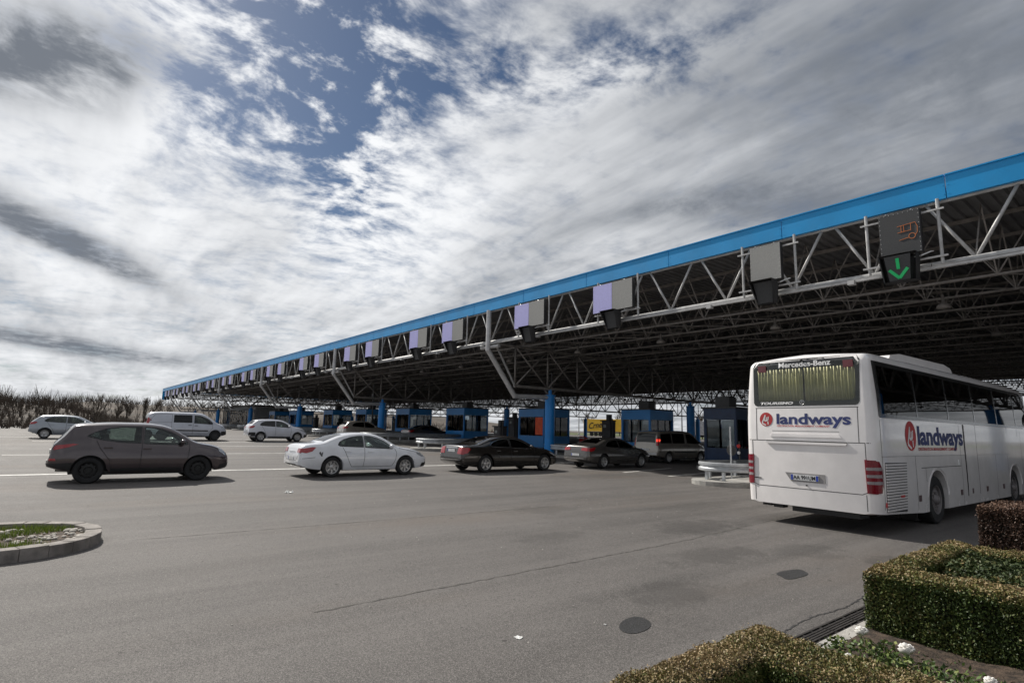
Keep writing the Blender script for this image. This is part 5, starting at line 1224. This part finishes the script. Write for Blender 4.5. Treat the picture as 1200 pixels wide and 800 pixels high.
for y_ in (-1.1, -.8): bput('mud_flap', MB().box(2.3, 2.32, y_-.0, y_+.28, .12, .5).mesh('m'), M_blk, None, False)
for sd in (-1, 1): bput('wing_mirror', MB().ell((12.35, sd*1.45, 2.4), .1, .12, .25, 10, 7).bar((12.0, sd*1.2, 2.9), (12.35, sd*1.45, 2.6), .03, 6).mesh('m'), M_trim)
bput('windscreen', patch(bbv, [(-1.02, 1.66), (1.02, 1.66), (.98, 3.02), (-.98, 3.02)], 'front', .002, 12, 6, .003), G_bus)
# ------------------------------------------------------------------ planted bed, kerb, drain, hedges
M_bedsoil = mat('bed_soil', (.075, .052, .036), .95, 0, .4, 14., 1., 50.)
xs_ = np.linspace(-2.16, 6, 60); ys_ = np.linspace(-4, 13, 90); q = MB()
q.v = [(x, y, .03+.03*math.sin(x*5.3+y*2.1)*math.sin(y*4.7)+random.uniform(0, .018)) for y in ys_ for x in xs_]
q.f = [(j*60+i, j*60+i+1, j*60+61+i, j*60+60+i) for j in range(89) for i in range(59)]
o = q.build('planting_bed', M_bedsoil, smooth=60); o['kind'] = 'structure'
kb = thing('bed_kerb', 'pale kerb stones edging the flower bed beside the drain', 'kerb', (-2.235, 5, 0))
ks = MB().box(-.075, .075, .006, .794, -.1, .04).mesh('kerb_stone')
bm = bmesh.new(); bm.from_mesh(ks); bmesh.ops.bevel(bm, geom=list(bm.edges), offset=.012, segments=2, affect='EDGES'); bm.to_mesh(ks); bm.free(); ks.materials.append(mat('pale_kerb', (.42, .4, .37), .85, 0, .15, 6., .4, 60., grime=.35))
for i in range(18): link('kerb_stone', ks, None, kb, (random.uniform(-.004, .004), -7+i*.8, random.uniform(-.006, .004)))
dr = thing('drain_channel', 'dark slotted drain grate running along the kerb', 'drain', (-2.42, 5, 0))
MB().box(-.085, .085, -7, 7.4, -.002, .003).build('dark_slot_sheet', M_blk, dr); M_iron = mat('cast_iron', (.045, .04, .038), .7, .4, .2, 8., grime=.3)  # flat black sheet stands in for the shaded hollow under the grate
MB().box(-.1, -.08, -7, 7.4, -.05, .015).box(.08, .1, -7, 7.4, -.05, .015).build('rail', M_iron, dr)
gm = MB()
for k in (-.045, -.015, .015, .045): gm.box(k-.009, k+.009, 0, .5, -.002, .016)
for k in (0, .16, .32, .488): gm.box(-.079, .079, k, k+.012, -.001, .013)
gm = gm.mesh('grate'); gm.materials.append(M_iron)
for i in range(28): link('grate', gm, None, dr, (0, -7+i*.515, 0))
def leafmat(name, cols, tr=.25):
    m = bpy.data.materials.new(name); m.use_nodes = True; t = m.node_tree; b = t.nodes['Principled BSDF']; MATS[name] = m
    at = t.nodes.new('ShaderNodeAttribute'); at.attribute_name = 'tone'; cr = t.nodes.new('ShaderNodeValToRGB'); t.links.new(at.outputs['Fac'], cr.inputs[0])
    e = cr.color_ramp.elements
    while len(e) < len(cols): e.new(.5)
    for i, (p, c) in enumerate(cols): e[i].position = p; e[i].color = tuple(c)+(1,)
    n = noise(t, coord(t), 5., 3, .6)
    t.links.new(mixc(t, n.step(.3, .7)*.5, S(t, cr.outputs[0]), (.5, .5, .5), 'MULTIPLY').k, b.inputs['Base Color'])
    b.inputs['Roughness'].default_value = .55; b.inputs['Specular IOR Level'].default_value = .35
    return m
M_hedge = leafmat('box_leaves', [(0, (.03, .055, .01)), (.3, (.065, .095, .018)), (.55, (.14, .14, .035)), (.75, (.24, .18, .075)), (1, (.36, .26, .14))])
M_shrub = leafmat('shrub_leaves', [(0, (.025, .045, .012)), (.5, (.06, .085, .025)), (.8, (.13, .12, .04)), (1, (.26, .17, .08))])
M_barb = leafmat('russet_leaves', [(0, (.03, .018, .012)), (.5, (.085, .045, .03)), (1, (.2, .12, .08))])
M_core = mat('hedge_light_block', (.016, .016, .008), .95, 0, .4, 12.)  # dark filler for the boxes that keep light from passing through hedges
def leaves_on(boxes, dens_, size, seed, tops, sides, r_edge=.05, depth=.05, skip=()):
    """leaf-sized quads scattered over the faces of boxes, sunk by a random depth, wavy like clipped growth"""
    r = np.random.default_rng(seed); VV = []; TT = []
    for (x0, x1, y0, y1, z0, z1) in boxes:
        lx, ly, lz = x1-x0, y1-y0, z1-z0
        for face, area in (('t', lx*ly), ('x0', ly*lz), ('x1', ly*lz), ('y0', lx*lz), ('y1', lx*lz)):
            if face in skip: continue
            n = int(area*dens_); a, b_ = r.random(n), r.random(n); dp = r.exponential(depth*.45, n)-.012-(r.random(n) < .06)*np.minimum(r.exponential(.012, n), .03)
            if face == 't': P_ = np.stack([x0+a*lx, y0+b_*ly, z1-dp], 1); N = np.array([0, 0, 1.])
            elif face[0] == 'x': xx = x0 if face[1] == '0' else x1; s_ = 1 if face[1] == '0' else -1; P_ = np.stack([xx+s_*dp, y0+a*ly, z0+b_*lz], 1); N = np.array([-s_, 0, 0.])
            else: yy = y0 if face[1] == '0' else y1; s_ = 1 if face[1] == '0' else -1; P_ = np.stack([x0+a*lx, yy+s_*dp, z0+b_*lz], 1); N = np.array([0, -s_, 0.])
            # round the upper edges and wave the surface
            wv = .008*np.sin(P_[:, 0]*9+seed)+.007*np.sin(P_[:, 1]*11+P_[:, 2]*7)+.007*np.sin(P_[:, 0]*23+P_[:, 1]*19)
            P_ += N*wv[:, None]
            ez = np.clip((P_[:, 2]-(z1-r_edge))/r_edge, 0, 1)
            ex = np.clip((r_edge-np.minimum(P_[:, 0]-x0, x1-P_[:, 0]))/r_edge, 0, 1); ey = np.clip((r_edge-np.minimum(P_[:, 1]-y0, y1-P_[:, 1]))/r_edge, 0, 1)
            P_[:, 2] -= r_edge*.6*np.maximum(ex, ey)**2*(ez > 0)
            d_ = r.normal(size=(n, 3))+N*.55; d_ /= np.linalg.norm(d_, axis=1)[:, None]; h = r.normal(size=(n, 3)); u_ = np.cross(d_, h); u_ /= np.linalg.norm(u_, axis=1)[:, None]; v_ = np.cross(d_, u_)
            s_ = size*r.uniform(.5, 1.6, n)[:, None]
            VV.append(np.stack([P_-u_*s_, P_-v_*s_*.55, P_+u_*s_, P_+v_*s_*.55], 1))
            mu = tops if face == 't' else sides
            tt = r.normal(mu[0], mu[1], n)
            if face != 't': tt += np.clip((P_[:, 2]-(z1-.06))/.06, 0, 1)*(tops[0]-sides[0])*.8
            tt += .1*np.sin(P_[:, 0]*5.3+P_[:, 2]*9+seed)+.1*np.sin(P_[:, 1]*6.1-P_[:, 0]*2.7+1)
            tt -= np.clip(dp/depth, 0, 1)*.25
            TT.append(np.clip(tt, 0, 1))
    return np.concatenate(VV), np.concatenate(TT)
def hedge(label, boxes, loc, dens_, size, seed, m=M_hedge, tops=(.78, .18), sides=(.28, .17), inner=None, nm='hedge'):
    th = thing(nm, label, 'hedge', loc); ox, oy, oz = loc
    B = [(a-ox, b_-ox, c-oy, d_-oy, e-oz, f-oz) for a, b_, c, d_, e, f in boxes]
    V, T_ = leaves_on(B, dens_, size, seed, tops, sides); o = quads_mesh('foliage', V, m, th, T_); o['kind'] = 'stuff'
    for a, b_, c, d_, e, f in B: MB().box(a+.035, b_-.035, c+.035, d_-.035, 0, f-.04).build('light_block', M_core, th)  # dark box added inside the leaves to block light
    if inner:
        I = [(a-ox, b_-ox, c-oy, d_-oy, e-oz, f-oz) for a, b_, c, d_, e, f in inner[0]]
        V, T_ = leaves_on(I, inner[1], inner[2], seed+5, (.45, .2), (.3, .2), depth=.1, skip=('x0', 'x1', 'y0', 'y1'))
        V[:, :, 2] += (.05*np.sin(V[:, :1, 0]*6.1+V[:, :1, 1]*4)+.04*np.sin(V[:, :1, 1]*9-V[:, :1, 0]*3)+.02*np.sin(V[:, :1, 0]*17+V[:, :1, 1]*21))
        o = quads_mesh('inner_foliage', V, M_shrub, th, T_); o['kind'] = 'stuff'
        for a, b_, c, d_, e, f in I: MB().box(a+.04, b_-.04, c+.04, d_-.04, 0, f-.14).build('light_block', M_core, th)  # light-blocking box under the inner planting
    return th
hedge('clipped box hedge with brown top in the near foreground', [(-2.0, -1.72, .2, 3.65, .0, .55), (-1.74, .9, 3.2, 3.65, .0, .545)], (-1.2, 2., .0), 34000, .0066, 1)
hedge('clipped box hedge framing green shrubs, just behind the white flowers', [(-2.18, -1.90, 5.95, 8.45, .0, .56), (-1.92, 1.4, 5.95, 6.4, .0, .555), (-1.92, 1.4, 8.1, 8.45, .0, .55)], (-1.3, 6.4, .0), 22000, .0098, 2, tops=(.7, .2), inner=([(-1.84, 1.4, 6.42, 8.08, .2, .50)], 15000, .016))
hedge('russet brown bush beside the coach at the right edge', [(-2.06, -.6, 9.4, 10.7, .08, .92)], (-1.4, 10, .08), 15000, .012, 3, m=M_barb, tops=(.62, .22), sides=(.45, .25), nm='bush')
# flowers and weeds between the hedges
M_petal = mat('rose_petal', (.78, .76, .72), .7, 0, .05, 20.); M_stem = mat('rose_stem', (.06, .09, .03), .7)
def rose(x, y, z, s, label, seed):
    r = random.Random(seed); th = thing('rose', label, 'flower', (x, y, .1), 0, 'white roses in the bed')
    m = MB()
    for k in range(16):
        a = k*2.4; rr_ = s*(.15+.055*k**.9*.5); h = z-.1+s*(.5-.03*k); c = Vector((rr_*math.cos(a), rr_*math.sin(a), h)); tdir = Vector((-math.sin(a), math.cos(a), 0)); up = Vector((math.cos(a)*.6, math.sin(a)*.6, .8))
        w_ = s*(.3+.02*k)
        m.add([c-tdir*w_*.6-up*w_*.5, c+tdir*w_*.6-up*w_*.5, c+tdir*w_*.75+up*w_*.4, c+up*w_*.75, c-tdir*w_*.75+up*w_*.4], [(0, 1, 2, 3, 4)])
    o = m.build('bloom', M_petal, th, fix=False, smooth=60); md = o.modifiers.new('t', 'SOLIDIFY'); md.thickness = .002
    MB().bar((r.uniform(-.03, .03), 0, -.03), (0, 0, z-.1+s*.2), .004, 5).build('stem', M_stem, th)
    for k in range(7):
        a = r.uniform(0, 6.28); h = r.uniform(.03, max(.05, z-.12)); d_ = Vector((math.cos(a), math.sin(a), r.uniform(-.2, .5))).normalized(); sd = Vector((-math.sin(a), math.cos(a), 0)); l_ = r.uniform(.03, .055); p = Vector((0, 0, h))
        lf = MB().add([p, p+d_*l_*.5+sd*l_*.28, p+d_*l_, p+d_*l_*.5-sd*l_*.28, p+d_*l_*.5+Vector((0, 0, -.004))], [(0, 1, 4), (1, 2, 4), (2, 3, 4), (3, 0, 4)]).build('leaf', mat('rose_leaf', (.06, .11, .025), .5), th, fix=False)
rose(-1.94, 5.18, .22, .075, 'white rose bloom nearest the kerb corner of the hedge', 1); rose(-1.6, 5.06, .21, .085, 'largest white rose in the middle of the bed', 2)
rose(-1.86, 4.7, .17, .04, 'small cream rose bud low in the bed', 3); rose(-1.1, 4.95, .19, .06, 'white rose at the right edge of the bed', 4)
r = np.random.default_rng(9); wp = []
for cx, cy, sd_, n in [(-1.82, 5.1, .09, 260), (-1.66, 4.98, .07, 200), (-1.42, 5.0, .12, 240), (-1.15, 4.9, .14, 300), (-2.05, 5.0, .06, 160), (-1.95, 4.6, .1, 160), (-1.2, 4.5, .2, 300), (-1.7, 4.3, .2, 220)]:
    wp += [(x, y, .1) for x, y in zip(r.normal(cx, sd_, n), r.normal(cy, sd_, n)) if x > -2.13 and y < 5.9]
M_weed = leafmat('weed_leaves', [(0, (.03, .06, .012)), (.6, (.09, .15, .03)), (1, (.2, .22, .06))])
P_ = np.array(wp); P_[:, 2] += r.uniform(0, .09, len(P_)); n = len(P_)
d_ = r.normal(size=(n, 3))+np.array([0, 0, .6]); d_ /= np.linalg.norm(d_, axis=1)[:, None]; u_ = np.cross(d_, r.normal(size=(n, 3))); u_ /= np.linalg.norm(u_, axis=1)[:, None]; v_ = np.cross(d_, u_); s_ = r.uniform(.012, .026, n)[:, None]
o = quads_mesh('weeds', np.stack([P_-u_*s_, P_-v_*s_*.5, P_+u_*s_, P_+v_*s_*.5], 1), M_weed, None, r.random(n)); tag(o, 'low green weeds and seedlings in the bed', 'weeds', kind='stuff')
P_ = np.stack([r.uniform(-2.1, 1, 900), r.uniform(3.2, 5.4, 900), np.full(900, .115)], 1); P_[:, 2] += r.uniform(0, .02, 900); d_ = r.normal(size=(900, 3))+np.array([0, 0, 2.]); d_ /= np.linalg.norm(d_, axis=1)[:, None]; u_ = np.cross(d_, r.normal(size=(900, 3))); u_ /= np.linalg.norm(u_, axis=1)[:, None]; v_ = np.cross(d_, u_); s_ = r.uniform(.006, .02, 900)[:, None]
o = quads_mesh('dead_leaves', np.stack([P_-u_*s_, P_-v_*s_*.6, P_+u_*s_, P_+v_*s_*.6], 1), M_barb, None, r.random(900)); tag(o, 'dead leaves scattered on the bed soil', 'leaves', kind='stuff')

# ------------------------------------------------------------------ wooded rise and bare trees
def sm(x): x = min(max(x, 0), 1); return x*x*(3-2*x)
def hill_h(x, y): return 5.0*sm((-x-84)/75)*sm((13-y+(-x-90)*.05)/22)*(.85+.15*math.sin(y*.03))+7.*sm((-x-190)/70)*sm((y+10)/30)*(1-sm((y-150)/100))
def gh(x, y): return gz(x)+hill_h(x, y)-(0 if hill_h(x, y) > .02 else 0)
gx = np.linspace(-70, -520, 70); gy = np.linspace(-420, 330, 90); q = MB()
q.v = [(x, y, gz(x)-.25+hill_h(x, y)+random.uniform(0, .15)) for y in gy for x in gx]; q.f = [(j*70+i, j*70+i+1, j*70+71+i, j*70+70+i) for j in range(89) for i in range(69)]
M_hill = mat('brown_undergrowth', (.085, .066, .05), .95, 0, .35, .25, 1., 1.5)
o = q.build('hill', M_hill, smooth=60); o['kind'] = 'structure'
M_bark = mat('bare_twigs', (.105, .083, .064), .9, 0, .3, .8)
def prisms(P0, P1, r0, r1):
    """many tapered three-sided sticks at once -> quads"""
    d_ = P1-P0; d_ /= np.linalg.norm(d_, axis=1)[:, None]+1e-9; h = np.where(np.abs(d_[:, 2:3]) < .9, np.array([[0, 0, 1.]]), np.array([[1., 0, 0]])); u_ = np.cross(d_, h); u_ /= np.linalg.norm(u_, axis=1)[:, None]; v_ = np.cross(d_, u_)
    ang = [0, 2.094, 4.189]; A = [P0+(u_*math.cos(a)+v_*math.sin(a))*r0[:, None] for a in ang]; B = [P1+(u_*math.cos(a)+v_*math.sin(a))*r1[:, None] for a in ang]
    return np.concatenate([np.stack([A[i], A[(i+1) % 3], B[(i+1) % 3], B[i]], 1) for i in range(3)])
r = np.random.default_rng(21)
LINE = [(-69, -80), (-69, -7), (-82, 3), (-112, 9), (-176, 15), (-186, 48), (-186, 140)]
def along(u_):
    seg_ = [(Vector(a), Vector(b_)) for a, b_ in zip(LINE[:-1], LINE[1:])]; ln = [(b_-a).length for a, b_ in seg_]; tt = u_*sum(ln)
    for (a, b_), l_ in zip(seg_, ln):
        if tt <= l_: return a+(b_-a)*(tt/l_), (b_-a).normalized()
        tt -= l_
    return seg_[-1][1], (seg_[-1][1]-seg_[-1][0]).normalized()
P0, P1, R0, R1 = [], [], [], []
def stick(a, b_, r0, r1): P0.append(a); P1.append(b_); R0.append(r0); R1.append(r1)
for k in range(3000):
    p, d_ = along(r.random()); back = r.random()**1.4*30; nx_ = Vector((-d_.y, d_.x)) if (Vector((-d_.y, d_.x)).x < 0) else Vector((d_.y, -d_.x)); p = p+nx_*back+Vector((r.normal(0, 1.), r.normal(0, 1.)))
    if p.y > 12 and p.x > -172: continue
    z = gz(p.x)-.25+hill_h(p.x, p.y); H = r.uniform(.75, 1.75)*(1+back*.014); g0 = np.array([p.x, p.y, z])
    for i in range(r.integers(5, 10)):
        a = r.uniform(0, 6.28); ln = H*r.uniform(.55, 1.05); tl = r.uniform(.05, .45); top = g0+np.array([math.cos(a)*tl*ln, math.sin(a)*tl*ln, ln]); stick(g0+r.normal(0, .08, 3)*[1, 1, 0], top, .035, .008)
        for j in range(3):
            q_ = r.uniform(.35, .9); b0 = g0+(top-g0)*q_; a2 = r.uniform(0, 6.28); stick(b0, b0+np.array([math.cos(a2)*.35, math.sin(a2)*.35, r.uniform(.2, .7)])*ln*.3, .014, .005)
for k in range(2600):
    x, y = r.uniform(-330, -92), r.uniform(-150, 60)
    if hill_h(x, y) < 2: continue
    z = gz(x)-.25+hill_h(x, y); g0 = np.array([x, y, z]); H = r.uniform(2.2, 4.5)
    for i in range(6):
        a = r.uniform(0, 6.28); top = g0+np.array([math.cos(a)*H*.3, math.sin(a)*H*.3, H*r.uniform(.6, 1)]); stick(g0, top, .06, .015)
V = prisms(np.array(P0), np.array(P1), np.array(R0), np.array(R1)); o = quads_mesh('undergrowth', V, M_bark); tag(o, 'brown leafless scrub covering the rise on the left', 'scrub', kind='stuff')
def bare_tree(x, y, z, H, seed, label, group, spread=.45):
    r = random.Random(seed); th = thing('bare_tree', label, 'tree', (x, y, z), 0, group)
    tr = []; tw = []
    def grow(p, d_, l_, rad_, lev):
        n = 3; pts = [p]
        for i in range(n):
            d_ = (d_+Vector((r.gauss(0, .12), r.gauss(0, .12), r.gauss(.05, .06)))).normalized(); pts.append(pts[-1]+d_*l_/n)
        for i in range(n): (tr if lev == 0 else tw).append((pts[i], pts[i+1], rad_*(1-.28*i/n), rad_*(1-.28*(i+1)/n)))
        if lev >= 4: return
        for k in range(r.randint(3, 5) if lev < 3 else 3):
            j = r.randint(1, n); ax = Vector((r.gauss(0, 1), r.gauss(0, 1), r.gauss(0, .3))).normalized(); dd = (d_+ax*spread*r.uniform(.7, 1.5)+Vector((0, 0, .15))).normalized()
            grow(pts[j], dd, l_*r.uniform(.5, .72), rad_*.52, lev+1)
        grow(pts[-1], (d_+Vector((r.gauss(0, .1), r.gauss(0, .1), .1))).normalized(), l_*.66, rad_*.68, lev+1)
    grow(Vector((0, 0, -.1)), Vector((0, 0, 1)), H*.36, H*.02, 0)
    m = MB()
    for a, b_, r0, r1 in tr: m.bar(a, b_, r0, 7, r1)
    m.build('trunk', M_bark, th, smooth=True)
    A = np.array([tuple(q[0]) for q in tw]); B = np.array([tuple(q[1]) for q in tw]); quads_mesh('crown', prisms(A, B, np.array([max(q[2], .008) for q in tw]), np.array([max(q[3], .006) for q in tw])), M_bark, th)
TW = 'bare trees standing out of the scrub'
for i, (x, y, H, lb) in enumerate([(-69, -9.6, 4.3, 'tall bare tree cut by the left edge of the picture'), (-76, -1.0, 4.2, 'bare tree rising above the hatchback bonnet'), (-80, 3.5, 4.6, 'bare tree above the rear of the taupe car'), (-84, 5.5, 4.6, 'bare tree above the roof of the taupe car'), (-95, 7.3, 5.6, 'bare tree just left of the panel van roof'), (-104, 11, 6., 'bare tree above the middle of the panel van'), (-130, 13, 6.5, 'slim bare tree left of the canopy corner'), (-72, -4.5, 3.6, 'low bare tree above the hatchback roof')]):
    bare_tree(x, y, gz(x)-.2+hill_h(x, y), H, 40+i, lb, TW)
for i, (x, y, H, lb) in enumerate([(-92, 116, 8, 'bare tree behind the left part of the yellow trailer'), (-84, 118, 7.2, 'bare tree behind the middle of the yellow trailer'), (-75, 117, 7.6, 'bare tree behind the right end of the yellow trailer'), (-104, 122, 8.5, 'bare tree left of the yellow trailer'), (-68, 122, 7, 'bare tree right of the yellow trailer'), (-118, 125, 8, 'distant bare tree beyond the orange poster booth')]):
    bare_tree(x, y, gz(x), H, 60+i, lb, 'bare trees beyond the canopy', .55)
